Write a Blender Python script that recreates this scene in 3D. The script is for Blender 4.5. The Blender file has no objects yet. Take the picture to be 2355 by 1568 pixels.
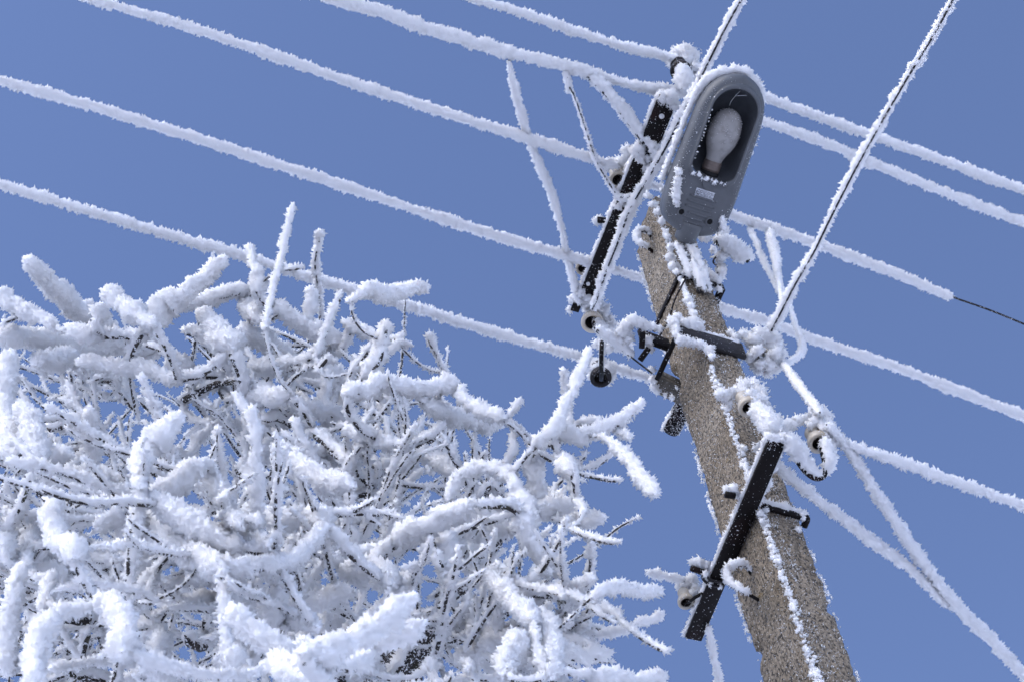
import bpy, math, random
import numpy as np
from mathutils import Vector

# ---------------------------------------------------------------- camera, sky, sun, exposure
sc = bpy.context.scene
COL = sc.collection
PITCH, ROLL, FV = math.radians(60), math.radians(-9.5), 4600.0
CAMZ = 1.65
CAM = np.array([0, 0, CAMZ])
Fw = np.array([0, math.cos(PITCH), math.sin(PITCH)])
_r0 = np.array([1.0, 0, 0]); _u0 = np.cross(_r0, Fw)
Rt = math.cos(ROLL) * _r0 + math.sin(ROLL) * _u0
Up = -math.sin(ROLL) * _r0 + math.cos(ROLL) * _u0
cd = bpy.data.cameras.new("camera")
cam = bpy.data.objects.new("camera", cd); COL.objects.link(cam)
from mathutils import Matrix
cam.matrix_world = Matrix(((Rt[0], Up[0], -Fw[0], 0), (Rt[1], Up[1], -Fw[1], 0), (Rt[2], Up[2], -Fw[2], CAMZ), (0, 0, 0, 1)))
cd.sensor_width = 36.0
cd.lens = 36.0 * FV / 2355.0
cd.clip_start = 0.05; cd.clip_end = 2000
cd.dof.use_dof = True; cd.dof.focus_distance = 6.0; cd.dof.aperture_fstop = 13.0
sc.camera = cam

SUN_EL, SUN_AZ = math.radians(38), math.radians(232)      # azimuth of the sun measured from +X, counter-clockwise
w = bpy.data.worlds.new("World"); sc.world = w; w.use_nodes = True
wn = w.node_tree.nodes; bg = wn["Background"]
sky = wn.new("ShaderNodeTexSky"); sky.sky_type = 'NISHITA'; sky.sun_disc = False
sky.sun_elevation = SUN_EL; sky.sun_rotation = math.radians(90) - SUN_AZ
sky.altitude = 100; sky.air_density = 1.0; sky.dust_density = .3; sky.ozone_density = 4.0
wb_ = wn.new("ShaderNodeMix"); wb_.data_type = 'RGBA'; wb_.blend_type = 'MULTIPLY'; wb_.inputs[0].default_value = 1; wb_.inputs[7].default_value = (1.10, .955, 1.015, 1)   # the camera's white balance
w.node_tree.links.new(sky.outputs[0], wb_.inputs[6]); w.node_tree.links.new(wb_.outputs[2], bg.inputs[0]); bg.inputs[1].default_value = 0.149
sd = bpy.data.lights.new("sun", 'SUN'); sd.energy = 1.5; sd.angle = math.radians(60); sd.color = (1, .95, .87)
sun = bpy.data.objects.new("sun", sd); COL.objects.link(sun)
sdir = Vector((math.cos(SUN_EL) * math.cos(SUN_AZ), math.cos(SUN_EL) * math.sin(SUN_AZ), math.sin(SUN_EL)))
sun.rotation_euler = sdir.to_track_quat('Z', 'Y').to_euler()
sun.location = (-5, -5, 20)
sc.view_settings.view_transform = 'Standard'; sc.view_settings.look = 'None'
sc.view_settings.exposure = 0.65; sc.view_settings.gamma = 1.0
sc.cycles.max_bounces = 12; sc.cycles.diffuse_bounces = 9; sc.cycles.glossy_bounces = 4
sc.cycles.transmission_bounces = 6; sc.cycles.caustics_reflective = False; sc.cycles.caustics_refractive = False

# ---------------------------------------------------------------- placing: V = the photo at 2355 x 1568
def ray(x, y):
    return FV * Fw + (x - 1177.5) * Rt - (y - 784) * Up
def PZ(x, y, Z):
    return CAM + ray(x, y) * (Z / FV)
def PH(x, y, h):                                   # on a horizontal plane h above the camera
    d = ray(x, y); return CAM + d * (h / d[2])
YAW = 0.5
e1 = np.array([math.cos(YAW), math.sin(YAW), 0]); e2 = np.array([-math.sin(YAW), math.cos(YAW), 0]); ez = np.array([0, 0, 1.0])
AX = np.array([0.5515, 3.1, 0])
HA = 0.0572
def HB(h): return 0.1011 - 0.0042 * (h - 3.5)
def _plane(x, y, n, p0):
    d = ray(x, y); return CAM + d * (np.dot(p0, n) / np.dot(d, n))
def PR(x, y, off=0.0):                             # plane of the pole's right face, moved outwards
    return _plane(x, y, e2, AX - e2 * (0.094 + off))
def PL(x, y, off=0.0):                             # plane of the pole's left face
    return _plane(x, y, e1, AX - e1 * (HA + off))
def depth(P): return float(np.dot(np.asarray(P) - CAM, Fw))
def px(P): return depth(P) / FV                    # metres per V pixel there

# ---------------------------------------------------------------- materials
def nt(name):
    m = bpy.data.materials.new(name); m.use_nodes = True
    t = m.node_tree; return m, t, t.nodes["Principled BSDF"]
def nd(t, typ, **kw):
    n = t.nodes.new(typ)
    for k, v in kw.items():
        if isinstance(k, str) and hasattr(n, k): setattr(n, k, v)
    return n
def ramp(t, src, stops):
    r = t.nodes.new("ShaderNodeValToRGB")
    while len(r.color_ramp.elements) < len(stops): r.color_ramp.elements.new(0.5)
    for e, (p, c) in zip(r.color_ramp.elements, stops):
        e.position = p; e.color = (*c, 1) if len(c) == 3 else c
    t.links.new(src, r.inputs[0]); return r
def coords(t, scale=(1, 1, 1)):
    c = t.nodes.new("ShaderNodeTexCoord"); mp = t.nodes.new("ShaderNodeMapping")
    mp.inputs['Scale'].default_value = scale
    t.links.new(c.outputs['Object'], mp.inputs[0]); return mp.outputs[0]
def noise(t, vec, scale, detail=4, rough=.6):
    n = t.nodes.new("ShaderNodeTexNoise"); n.inputs['Scale'].default_value = scale
    n.inputs['Detail'].default_value = detail; n.inputs['Roughness'].default_value = rough
    t.links.new(vec, n.inputs['Vector']); return n.outputs[0]
def mixc(t, fac, a, b):
    m = t.nodes.new("ShaderNodeMix"); m.data_type = 'RGBA'
    for s, v in ((0, fac), (6, a), (7, b)):
        if hasattr(v, 'is_linked') or hasattr(v, 'links'): t.links.new(v, m.inputs[s])
        elif isinstance(v, tuple): m.inputs[s].default_value = (*v, 1)
        else: m.inputs[s].default_value = v
    return m.outputs[2]
def specks(t, vec, scale, thr, soft=.03, mod=None):
    """frost grains: small separate white dots, denser where a slow noise is high"""
    n = noise(t, vec, scale, 2, .5)
    slow = noise(t, vec, scale * .045, 3)
    a = t.nodes.new("ShaderNodeMath"); a.operation = 'MULTIPLY_ADD'
    t.links.new(slow, a.inputs[0]); a.inputs[1].default_value = .22; t.links.new(n, a.inputs[2])
    r = ramp(t, a.outputs[0], [(thr, (0, 0, 0)), (thr + soft, (1, 1, 1))])
    return r.outputs[0]

def frost_material():
    m, t, b = nt("rime_frost")
    v = coords(t)
    c = ramp(t, noise(t, v, 60, 3), [(.3, (.80, .805, .815)), (.7, (.845, .845, .85))]).outputs[0]
    t.links.new(c, b.inputs['Base Color'])
    b.inputs['Roughness'].default_value = .7
    b.inputs['Specular IOR Level'].default_value = .2
    b.subsurface_method = 'BURLEY'; b.inputs['Subsurface Weight'].default_value = .82; b.inputs['Subsurface Radius'].default_value = (1, .97, .94); b.inputs['Subsurface Scale'].default_value = .013
    tr = t.nodes.new("ShaderNodeBsdfTranslucent"); t.links.new(c, tr.inputs[0])
    mx = t.nodes.new("ShaderNodeMixShader"); mx.inputs[0].default_value = .30
    out = t.nodes["Material Output"]
    t.links.new(b.outputs[0], mx.inputs[1]); t.links.new(tr.outputs[0], mx.inputs[2]); t.links.new(mx.outputs[0], out.inputs[0])
    return m
M_FROST = frost_material()

def painted(name, base, dark, rough, spk=.74, spk_scale=260, metal=0, rust=None):
    m, t, b = nt(name); v = coords(t)
    c = mixc(t, ramp(t, noise(t, v, 18, 5), [(.35, (0, 0, 0)), (.7, (1, 1, 1))]).outputs[0], base, dark)
    if rust:
        c = mixc(t, ramp(t, noise(t, v, 9, 6), [(.55, (0, 0, 0)), (.68, (.8, .8, .8))]).outputs[0], c, rust)
    if spk:
        c = mixc(t, specks(t, v, spk_scale, spk), c, (.85, .87, .9))
    t.links.new(c, b.inputs['Base Color']); b.inputs['Roughness'].default_value = rough; b.inputs['Specular IOR Level'].default_value = .12 if max(base) < .05 else .4; b.inputs['Metallic'].default_value = metal
    bp = t.nodes.new("ShaderNodeBump"); bp.inputs['Strength'].default_value = .25; bp.inputs['Distance'].default_value = .002
    t.links.new(noise(t, v, 150, 3), bp.inputs['Height']); t.links.new(bp.outputs[0], b.inputs['Normal'])
    return m
M_STEEL = painted("black_steel", (.006, .005, .005), (.010, .007, .007), .6, .80, 210, rust=(.018, .008, .007))
M_PLATE = painted("dark_grey_steel", (.030, .028, .030), (.018, .017, .018), .5, .79, 230, rust=(.05, .035, .03))
M_CONC_PLATE = painted("weathered_plate", (.12, .105, .085), (.05, .045, .035), .8, .76, 220, rust=(.14, .09, .03))
M_GREY = painted("grey_lamp_paint", (.112, .118, .127), (.088, .093, .10), .42, .83, 150)
M_GREYDK = painted("shaded_reflector_grey", (.075, .08, .088), (.05, .053, .06), .35, 0)  # shade of the lamp cavity put into the colour, darker than reflective paint
M_RUBBER = painted("black_rubber", (.012, .012, .013), (.02, .02, .02), .6, 0)
M_PORC = painted("porcelain", (.60, .55, .47), (.48, .40, .29), .2, .80, 170)
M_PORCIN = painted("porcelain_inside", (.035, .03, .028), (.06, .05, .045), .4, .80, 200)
M_WIRE = painted("weathered_wire", (.02, .02, .022), (.05, .05, .054), .6, .76, 300)
M_BRASS = painted("lamp_base_metal", (.16, .125, .105), (.10, .08, .07), .45, 0, metal=.3)
M_LABEL = painted("label_paper", (.62, .64, .68), (.56, .58, .62), .5, 0)
M_INK = painted("label_ink", (.03, .03, .035), (.03, .03, .035), .6, 0)

def bark_material():
    m, t, b = nt("dark_bark"); v = coords(t)
    c = ramp(t, noise(t, v, 45, 5), [(.3, (.012, .010, .009)), (.6, (.045, .036, .032)), (.8, (.09, .075, .066))]).outputs[0]
    c = mixc(t, ramp(t, noise(t, v, 14, 4), [(.56, (0, 0, 0)), (.72, (.7, .7, .7))]).outputs[0], c, (.055, .055, .02))
    c = mixc(t, specks(t, v, 150, .685, .05), c, (.78, .80, .84))
    t.links.new(c, b.inputs['Base Color']); b.inputs['Roughness'].default_value = .85
    bp = t.nodes.new("ShaderNodeBump"); bp.inputs['Strength'].default_value = .6; bp.inputs['Distance'].default_value = .004
    t.links.new(noise(t, v, 80, 4), bp.inputs['Height']); t.links.new(bp.outputs[0], b.inputs['Normal'])
    return m
M_BARK = bark_material()

def bulb_material():
    m, t, b = nt("bulb_glass"); v = coords(t, (1, 1, 1))
    c = ramp(t, noise(t, v, 9, 3), [(.3, (.215, .205, .195)), (.7, (.33, .318, .306))]).outputs[0]
    st_ = coords(t, (14, 14, 2)); c = mixc(t, ramp(t, noise(t, st_, 3, 3), [(.5, (0, 0, 0)), (.75, (.5, .5, .5))]).outputs[0], c, (.12, .10, .09))
    t.links.new(c, b.inputs['Base Color']); b.inputs['Roughness'].default_value = .22
    b.inputs['Specular IOR Level'].default_value = .35
    return m
M_BULB = bulb_material()

def concrete_material():
    m, t, b = nt("pole_concrete")
    v = coords(t); vs = coords(t, (1, 1, .62))
    c = ramp(t, noise(t, v, 5, 5), [(.3, (.215, .170, .118)), (.55, (.30, .248, .185)), (.75, (.36, .31, .245))]).outputs[0]
    g = ramp(t, noise(t, vs, 120, 4, .7), [(.34, (.25, .23, .20)), (.5, (.80, .79, .77)), (.66, (1.28, 1.27, 1.24))]).outputs[0]
    mm = t.nodes.new("ShaderNodeMix"); mm.data_type = 'RGBA'; mm.blend_type = 'MULTIPLY'; mm.inputs[0].default_value = 1
    t.links.new(c, mm.inputs[6]); t.links.new(g, mm.inputs[7]); c = mm.outputs[2]
    # pinholes
    p = ramp(t, noise(t, vs, 170, 1, .4), [(.37, (1, 1, 1)), (.44, (0, 0, 0))]).outputs[0]
    c = mixc(t, p, c, (.040, .034, .028))
    # lichen and soot stains
    c = mixc(t, ramp(t, noise(t, v, 3.3, 6), [(.58, (0, 0, 0)), (.72, (.65, .65, .65))]).outputs[0], c, (.10, .09, .072))
    c = mixc(t, ramp(t, noise(t, v, 26, 5), [(.63, (0, 0, 0)), (.72, (.6, .6, .6))]).outputs[0], c, (.20, .13, .035))
    # frost grains
    c = mixc(t, specks(t, v, 260, .782, .05), c, (.84, .86, .9))
    t.links.new(c, b.inputs['Base Color']); b.inputs['Roughness'].default_value = .9
    bp = t.nodes.new("ShaderNodeBump"); bp.inputs['Strength'].default_value = .8; bp.inputs['Distance'].default_value = .005
    t.links.new(noise(t, vs, 110, 4, .7), bp.inputs['Height']); t.links.new(bp.outputs[0], b.inputs['Normal'])
    return m
M_CONC = concrete_material()

def snow_material():
    m, t, b = nt("snow_ground"); v = coords(t)
    c = ramp(t, noise(t, v, .6, 4), [(.3, (.90, .90, .91)), (.7, (.94, .94, .945))]).outputs[0]
    t.links.new(c, b.inputs['Base Color']); b.inputs['Roughness'].default_value = .8
    return m
M_SNOW = snow_material()

# ---------------------------------------------------------------- mesh helpers
rng = np.random.default_rng(7)
def tag(o, label=None, cat=None, group=None, kind=None):
    if label: o['label'] = label
    if cat: o['category'] = cat
    if group: o['group'] = group
    if kind: o['kind'] = kind
    return o
def empty(name, loc, label, cat, group=None):
    o = bpy.data.objects.new(name, None); COL.objects.link(o); o.location = Vector(loc); o.empty_display_size = .1
    return tag(o, label, cat, group)
class MB:
    """collects triangles / quads as numpy blocks, one mesh object out"""
    def __init__(s): s.v = []; s.f3 = []; s.f4 = []; s.n = []; s.k = 0; s.custom = False
    def add(s, v, f3=None, f4=None, n=None):
        v = np.asarray(v, float)
        if f3 is not None and len(f3): s.f3.append(np.asarray(f3, int) + s.k)
        if f4 is not None and len(f4): s.f4.append(np.asarray(f4, int) + s.k)
        s.v.append(v); s.k += len(v)
        if n is not None: s.n.append(n); s.custom = True
        return s
    def build(s, name, mat, parent=None, smooth=True, mats=None):
        v = np.concatenate(s.v)
        org = np.array(parent_world(parent)) if parent is not None else v.mean(0)
        me = bpy.data.meshes.new(name)
        f3 = np.concatenate(s.f3) if s.f3 else np.zeros((0, 3), int)
        f4 = np.concatenate(s.f4) if s.f4 else np.zeros((0, 4), int)
        me.vertices.add(len(v)); me.vertices.foreach_set("co", (v - org).astype(np.float32).ravel())
        nl = f3.size + f4.size
        me.loops.add(nl); me.loops.foreach_set("vertex_index", np.concatenate([f3.ravel(), f4.ravel()]).astype(np.int32))
        me.polygons.add(len(f3) + len(f4))
        st = np.concatenate([np.arange(len(f3)) * 3, f3.size + np.arange(len(f4)) * 4]).astype(np.int32)
        me.polygons.foreach_set("loop_start", st)
        me.update(calc_edges=True)
        if smooth: me.polygons.foreach_set("use_smooth", np.ones(len(me.polygons), bool))
        if s.custom:
            a = me.attributes.new("custom_normal", 'FLOAT_VECTOR', 'POINT')
            a.data.foreach_set("vector", np.concatenate(s.n).astype(np.float32).ravel())
        me.materials.append(mat)
        me.validate()
        o = bpy.data.objects.new(name, me); COL.objects.link(o)
        if parent is not None: o.parent = parent
        else: o.location = Vector(org)
        return o
def parent_world(p):
    v = Vector((0, 0, 0))
    while p is not None: v = v + p.location; p = p.parent
    return v

def unit(a):
    a = np.asarray(a, float); return a / (np.linalg.norm(a, axis=-1, keepdims=True) + 1e-12)
def resample(P, ds, extra=None):
    """Catmull-Rom through P, resampled by arc length; extra rides along"""
    P = np.asarray(P, float); E = np.asarray(extra, float).reshape(len(P), -1) if extra is not None else np.zeros((len(P), 1))
    Q = np.hstack([P, E]); n = len(Q)
    if n > 2:
        A = np.vstack([2 * Q[0] - Q[1], Q, 2 * Q[-1] - Q[-2]]); out = []
        for i in range(1, n):
            t = np.linspace(0, 1, 12, endpoint=False)[:, None]
            p0, p1, p2, p3 = A[i - 1], A[i], A[i + 1], A[i + 2]
            out.append(.5 * (2 * p1 + (p2 - p0) * t + (2 * p0 - 5 * p1 + 4 * p2 - p3) * t**2 + (3 * p1 - p0 - 3 * p2 + p3) * t**3))
        Q = np.vstack(out + [Q[-1:]])
    L = np.concatenate([[0], np.cumsum(np.linalg.norm(np.diff(Q[:, :3], axis=0), axis=1))])
    m = max(3, int(L[-1] / ds) + 1); s = np.linspace(0, L[-1], m)
    R = np.stack([np.interp(s, L, Q[:, k]) for k in range(Q.shape[1])], 1)
    return R[:, :3], (R[:, 3:] if extra is not None else None), s
def frames(P):
    T = unit(np.gradient(P, axis=0)); n = len(P)
    a = np.array([0, 0, 1.0]) if abs(T[0][2]) < .9 else np.array([1.0, 0, 0])
    N = np.zeros_like(P); N[0] = unit(np.cross(T[0], a))
    for i in range(1, n):
        v = N[i - 1] - T[i] * np.dot(N[i - 1], T[i]); N[i] = v / (np.linalg.norm(v) + 1e-12)
    return T, N, np.cross(T, N)
def tube(mb, P, R, sides=8, ds=None, jitter=0.0, caps=True):
    P = np.asarray(P, float); R = np.ones(len(P)) * R
    if ds: P, R, _ = resample(P, ds, R); R = R[:, 0]
    T, N, B = frames(P); n = len(P)
    th = np.arange(sides) * 2 * np.pi / sides
    D = N[:, None] * np.cos(th)[None, :, None] + B[:, None] * np.sin(th)[None, :, None]
    rr = R[:, None] * (1 + jitter * rng.standard_normal((n, sides)))
    V = P[:, None] + D * rr[:, :, None]
    i, j = np.meshgrid(np.arange(n - 1), np.arange(sides), indexing='ij'); j2 = (j + 1) % sides
    f = np.stack([i * sides + j, i * sides + j2, (i + 1) * sides + j2, (i + 1) * sides + j], -1).reshape(-1, 4)
    V = V.reshape(-1, 3); f3 = []
    if caps:
        V = np.vstack([V, P[:1], P[-1:]]); c0, c1 = len(V) - 2, len(V) - 1
        for k in range(sides):
            f3 += [(c0, (k + 1) % sides, k), (c1, (n - 1) * sides + k, (n - 1) * sides + (k + 1) % sides)]
    return mb.add(V, f3, f)
def box(mb, c, ax, hs, bevel=0.0):
    """oriented box; ax = three unit axes, hs = half sizes; bevelled by a chamfer on every edge"""
    c = np.asarray(c, float); ax = [np.asarray(a, float) for a in ax]
    b = min(bevel, *[h * .9 for h in hs])
    vs = []; idx = {}
    for sx in (-1, 1):
        for sy in (-1, 1):
            for sz in (-1, 1):
                for k in range(3):
                    h = [hs[0] - b, hs[1] - b, hs[2] - b]; h[k] = hs[k]
                    idx[(sx, sy, sz, k)] = len(vs)
                    vs.append(c + ax[0] * sx * h[0] + ax[1] * sy * h[1] + ax[2] * sz * h[2])
    f4 = []; f3 = []
    for k in range(3):
        o = [i for i in range(3) if i != k]
        for s in (-1, 1):
            q = []
            for (p_, q_) in ((-1, -1), (1, -1), (1, 1), (-1, 1)):
                sg = [0, 0, 0]; sg[k] = s; sg[o[0]] = p_; sg[o[1]] = q_
                q.append(idx[(*sg, k)])
            f4.append(q)
        for p_ in (-1, 1):
            for q_ in (-1, 1):
                e = []
                for s in (-1, 1):
                    sg = [0, 0, 0]; sg[k] = s; sg[o[0]] = p_; sg[o[1]] = q_
                    e.append((idx[(*sg, o[0])], idx[(*sg, o[1])]))
                f4.append([e[0][0], e[0][1], e[1][1], e[1][0]])
    for sx in (-1, 1):
        for sy in (-1, 1):
            for sz in (-1, 1): f3.append([idx[(sx, sy, sz, k)] for k in range(3)])
    V = np.array(vs)
    def fix(f):
        p = V[list(f)]; n = np.cross(p[1] - p[0], p[2] - p[0])
        return list(f) if np.dot(n, p.mean(0) - c) >= 0 else list(f)[::-1]
    return mb.add(V, [fix(f) for f in f3], [fix(f) for f in f4])
def lathe(mb, base, axis, prof, sides=28):
    """profile of (radius, height) turned round axis at base"""
    axis = unit(axis); a = np.array([1.0, 0, 0]) if abs(axis[0]) < .8 else np.array([0, 1.0, 0])
    n = unit(np.cross(axis, a)); b = np.cross(axis, n)
    th = np.arange(sides) * 2 * np.pi / sides
    D = n[None] * np.cos(th)[:, None] + b[None] * np.sin(th)[:, None]
    V = np.concatenate([np.asarray(base) + axis * h + D * r for r, h in prof]); m = len(prof)
    i, j = np.meshgrid(np.arange(m - 1), np.arange(sides), indexing='ij'); j2 = (j + 1) % sides
    f = np.stack([i * sides + j, i * sides + j2, (i + 1) * sides + j2, (i + 1) * sides + j], -1).reshape(-1, 4)
    return mb.add(V, None, f)
def ribbon(mb, P, wdir, hw, nrm, ht):
    """flat strap: centreline P, half width along wdir, half thickness along nrm (per-point arrays or vectors)"""
    P = np.asarray(P, float); n = len(P)
    W = np.broadcast_to(wdir, P.shape); N = np.broadcast_to(nrm, P.shape)
    V = np.stack([P - W * hw - N * ht, P + W * hw - N * ht, P + W * hw + N * ht, P - W * hw + N * ht], 1).reshape(-1, 3)
    f = []
    for i in range(n - 1):
        for k in range(4): f.append((i * 4 + k, i * 4 + (k + 1) % 4, i * 4 + 4 + (k + 1) % 4, i * 4 + 4 + k))
    f += [(3, 2, 1, 0), (n * 4 - 4, n * 4 - 3, n * 4 - 2, n * 4 - 1)]
    return mb.add(V, None, f)

# ---------------------------------------------------------------- rime frost: a lumpy core bristling with crystal spikes
def vnoise(shape_s, shape_t, s, t):
    """smooth value noise, s in cells (open), t in cells (periodic)"""
    G = rng.random((int(shape_s) + 3, shape_t))
    i = np.floor(s).astype(int); f = s - i; f = f * f * (3 - 2 * f); i = np.clip(i, 0, G.shape[0] - 2)
    j = np.floor(t).astype(int); g = t - j; g = g * g * (3 - 2 * g); j0 = j % shape_t; j1 = (j + 1) % shape_t
    return (G[i, j0] * (1 - f) + G[i + 1, j0] * f) * (1 - g) + (G[i, j1] * (1 - f) + G[i + 1, j1] * f) * g
def spikes(mb, pos, nrm, L, spread=.65, flat=.45, lean=None):
    n = len(pos)
    if n == 0: return
    d = unit(nrm + spread * rng.standard_normal((n, 3)) + (0 if lean is None else lean))
    a = unit(np.cross(d, rng.standard_normal((n, 3)))); b = np.cross(d, a)
    hw = L * (.24 + .20 * rng.random(n)); hb = hw * flat
    base = pos - d * (L * .25)[:, None]
    mid = pos + d * (L * .30)[:, None]
    v0 = mid + a * hw[:, None]; v1 = mid - a * (hw * .5)[:, None] + b * hb[:, None]; v2 = mid - a * (hw * .5)[:, None] - b * hb[:, None]
    tip = pos + d * L[:, None]
    V = np.stack([v0, v1, v2, tip, base], 1).reshape(-1, 3)
    o = np.arange(n)[:, None] * 5
    F = np.concatenate([o + np.array([[0, 1, 3]]), o + np.array([[1, 2, 3]]), o + np.array([[2, 0, 3]])])
    F = np.concatenate([F, o + np.array([[1, 0, 4]]), o + np.array([[2, 1, 4]]), o + np.array([[0, 2, 4]])])
    outs = np.stack([a, -a * .5 + b * .87, -a * .5 - b * .87, d, d], 1)
    N = unit(nrm[:, None] * 1.0 + outs * .42 + .12 * rng.standard_normal((n, 5, 3))).reshape(-1, 3)
    mb.add(V, F, None, N)
def rime(mb, P, R, spike=.0085, dens=2.3, lump=.34, spread=.6, cap=True, fine=.30, gain=1.0):
    R = np.ones(len(P)) * R * gain
    rm = float(np.mean(R)); ds = .0034 if rm > .008 else .0026
    P, R, s = resample(P, ds, R); R = R[:, 0]; n = len(P); T, N, B = frames(P)
    sides = int(np.clip(2 * np.pi * rm / .0044, 9, 38))
    th = np.arange(sides) * 2 * np.pi / sides
    if cap:
        e = np.minimum(s, s[-1] - s); R = R * np.clip(1 - (1 - np.clip(e / (R * 1.5 + 1e-6), 0, 1))**2.2, .10, 1)
    S, TH = np.meshgrid(s, th, indexing='ij')
    cell = rm * 1.5 + .004; c2 = .0085; k2 = max(4, int(round(2 * np.pi * rm / c2))); c3 = .0045; k3 = max(5, int(round(2 * np.pi * rm / c3)))
    tn = TH / (2 * np.pi)
    big = lump * 2 * (vnoise(s[-1] / cell, 4, S / cell, tn * 4) - .5)
    f1 = vnoise(s[-1] / c2, k2, S / c2, tn * k2) - .42; f2 = vnoise(s[-1] / c3, k3, S / c3, tn * k3) - .5
    slow = 1 + .20 * 2 * (vnoise(s[-1] / (rm * 6), 1, S / (rm * 6), TH * 0) - .5)
    amp = np.minimum(.0055, rm * .42) * (fine / .30)
    core = R[:, None] * (1 + big) * slow * .92 + amp * (1.5 * f1 + .8 * f2) * np.clip(R[:, None] / rm, 0, 1)
    core = np.maximum(core, .0006)
    D = N[:, None] * np.cos(th)[None, :, None] + B[:, None] * np.sin(th)[None, :, None]
    V = P[:, None] + D * core[:, :, None] + (rng.standard_normal(D.shape) * min(.0006, rm * .06))
    i, j = np.meshgrid(np.arange(n - 1), np.arange(sides), indexing='ij'); j2 = (j + 1) % sides
    f = np.stack([i * sides + j, i * sides + j2, (i + 1) * sides + j2, (i + 1) * sides + j], -1).reshape(-1, 4)
    gs = np.gradient(core, axis=0) / ds
    gt = (np.roll(core, -1, 1) - np.roll(core, 1, 1)) / (2 * core * 2 * np.pi / sides + 1e-6)
    E = -N[:, None] * np.sin(th)[None, :, None] + B[:, None] * np.cos(th)[None, :, None]
    Nn = unit(D - .34 * T[:, None] * np.clip(gs, -1.6, 1.6)[:, :, None] - .34 * E * np.clip(gt, -1.6, 1.6)[:, :, None])
    mb.add(V.reshape(-1, 3), None, f, Nn.reshape(-1, 3))
    m = int(dens * s[-1] * 2 * np.pi * rm / spike**2)
    pi_ = rng.random(m) * (n - 1); i0 = pi_.astype(int); fr = (pi_ - i0)[:, None]
    k = rng.integers(0, sides, m); k2 = (k + 1) % sides; fk = rng.random(m)[:, None]
    i1 = np.minimum(i0 + 1, n - 1)
    lerp = lambda A: (A[i0, k] * (1 - fr) + A[i1, k] * fr) * (1 - fk) + (A[i0, k2] * (1 - fr) + A[i1, k2] * fr) * fk
    pos = lerp(V); nr = unit(lerp(Nn)); ff = (f1 + .5 * f2)[i0, k]
    if cap and n > 4:       # crown the two ends
        g = np.clip((pi_ / (n - 1) - .5) * 2, -1, 1); ext = (np.abs(g) > 1 - 1.5 * rm / (s[-1] + 1e-6))[:, None]
        nr = unit(nr + T[i0] * np.sign(g)[:, None] * ext * .8)
    L = spike * (.45 + .85 * rng.random(m)) * np.clip(1 + 1.1 * ff, .45, 1.6)
    spikes(mb, pos, nr, L, spread)
def clump(mb, c, r, spike=.0085, stretch=None, dens=2.6):
    """a lump of rime: warped ball with spikes"""
    c = np.asarray(c, float); r = float(r)
    nu, nv = 14, 9
    u = np.arange(nu) * 2 * np.pi / nu; v = np.linspace(.08, np.pi - .08, nv)
    U, Vv = np.meshgrid(u, v, indexing='xy')
    D = np.stack([np.cos(U) * np.sin(Vv), np.sin(U) * np.sin(Vv), np.cos(Vv)], -1)
    k1, k2, k3 = rng.standard_normal((3, 3)) * 2.2
    q = 1 + .20 * np.sin(D @ k1 + 1) + .18 * np.sin(D @ k2 * 1.8) + .15 * np.sin(D @ k3 * 3.0) + .11 * rng.standard_normal(U.shape)
    X = D * (r * .85 * q)[:, :, None]
    if stretch is not None:
        sd_, sf = stretch; sd_ = unit(sd_); X = X + (X @ sd_)[:, :, None] * sd_ * (sf - 1)
    X = X + c
    i, j = np.meshgrid(np.arange(nv - 1), np.arange(nu), indexing='ij'); j2 = (j + 1) % nu
    f = np.stack([i * nu + j, (i + 1) * nu + j, (i + 1) * nu + j2, i * nu + j2], -1).reshape(-1, 4)
    mb.add(X.reshape(-1, 3), None, f, D.reshape(-1, 3))
    m = int(dens * 4 * np.pi * r * r / spike**2) + 6
    a = rng.integers(0, nv, m); b = rng.integers(0, nu, m)
    wgt = rng.random(m) < np.sin(v[a]) + .15
    a, b = a[wgt], b[wgt]
    pos = X[a, b] + rng.standard_normal((len(a), 3)) * r * .12
    spikes(mb, pos, D[a, b], spike * (.5 + .8 * rng.random(len(a))), .6)
def clumps_along(mb, P, R, gap=.6, keep=.8, spike=.007, jit=.35):
    """separate frost lumps strung along an edge"""
    Q, R_, s = resample(P, float(np.mean(R)) * gap * 2, np.ones(len(P)) * R)
    for p, r in zip(Q, R_[:, 0]):
        if rng.random() < keep:
            rr = r * (.55 + .75 * rng.random())
            clump(mb, p + rng.standard_normal(3) * r * jit, rr, spike)

# ---------------------------------------------------------------- snow ground
def ground():
    n = 60; g = np.linspace(-1, 1, n); g = np.sign(g) * np.abs(g)**2.2 * 400
    X, Y = np.meshgrid(g, g); Z = .05 * np.sin(X * .7 + 1) * np.cos(Y * .53) * np.clip(1 - np.hypot(X, Y) / 60, 0, 1)
    Z = Z - .05
    i, j = np.meshgrid(np.arange(n - 1), np.arange(n - 1), indexing='ij')
    f = np.stack([i * n + j, i * n + j + 1, (i + 1) * n + j + 1, (i + 1) * n + j], -1).reshape(-1, 4)
    o = MB().add(np.stack([X, Y, Z], -1).reshape(-1, 3), None, f).build("snowy_ground", M_SNOW)
    tag(o, kind='structure')
ground()

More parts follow.
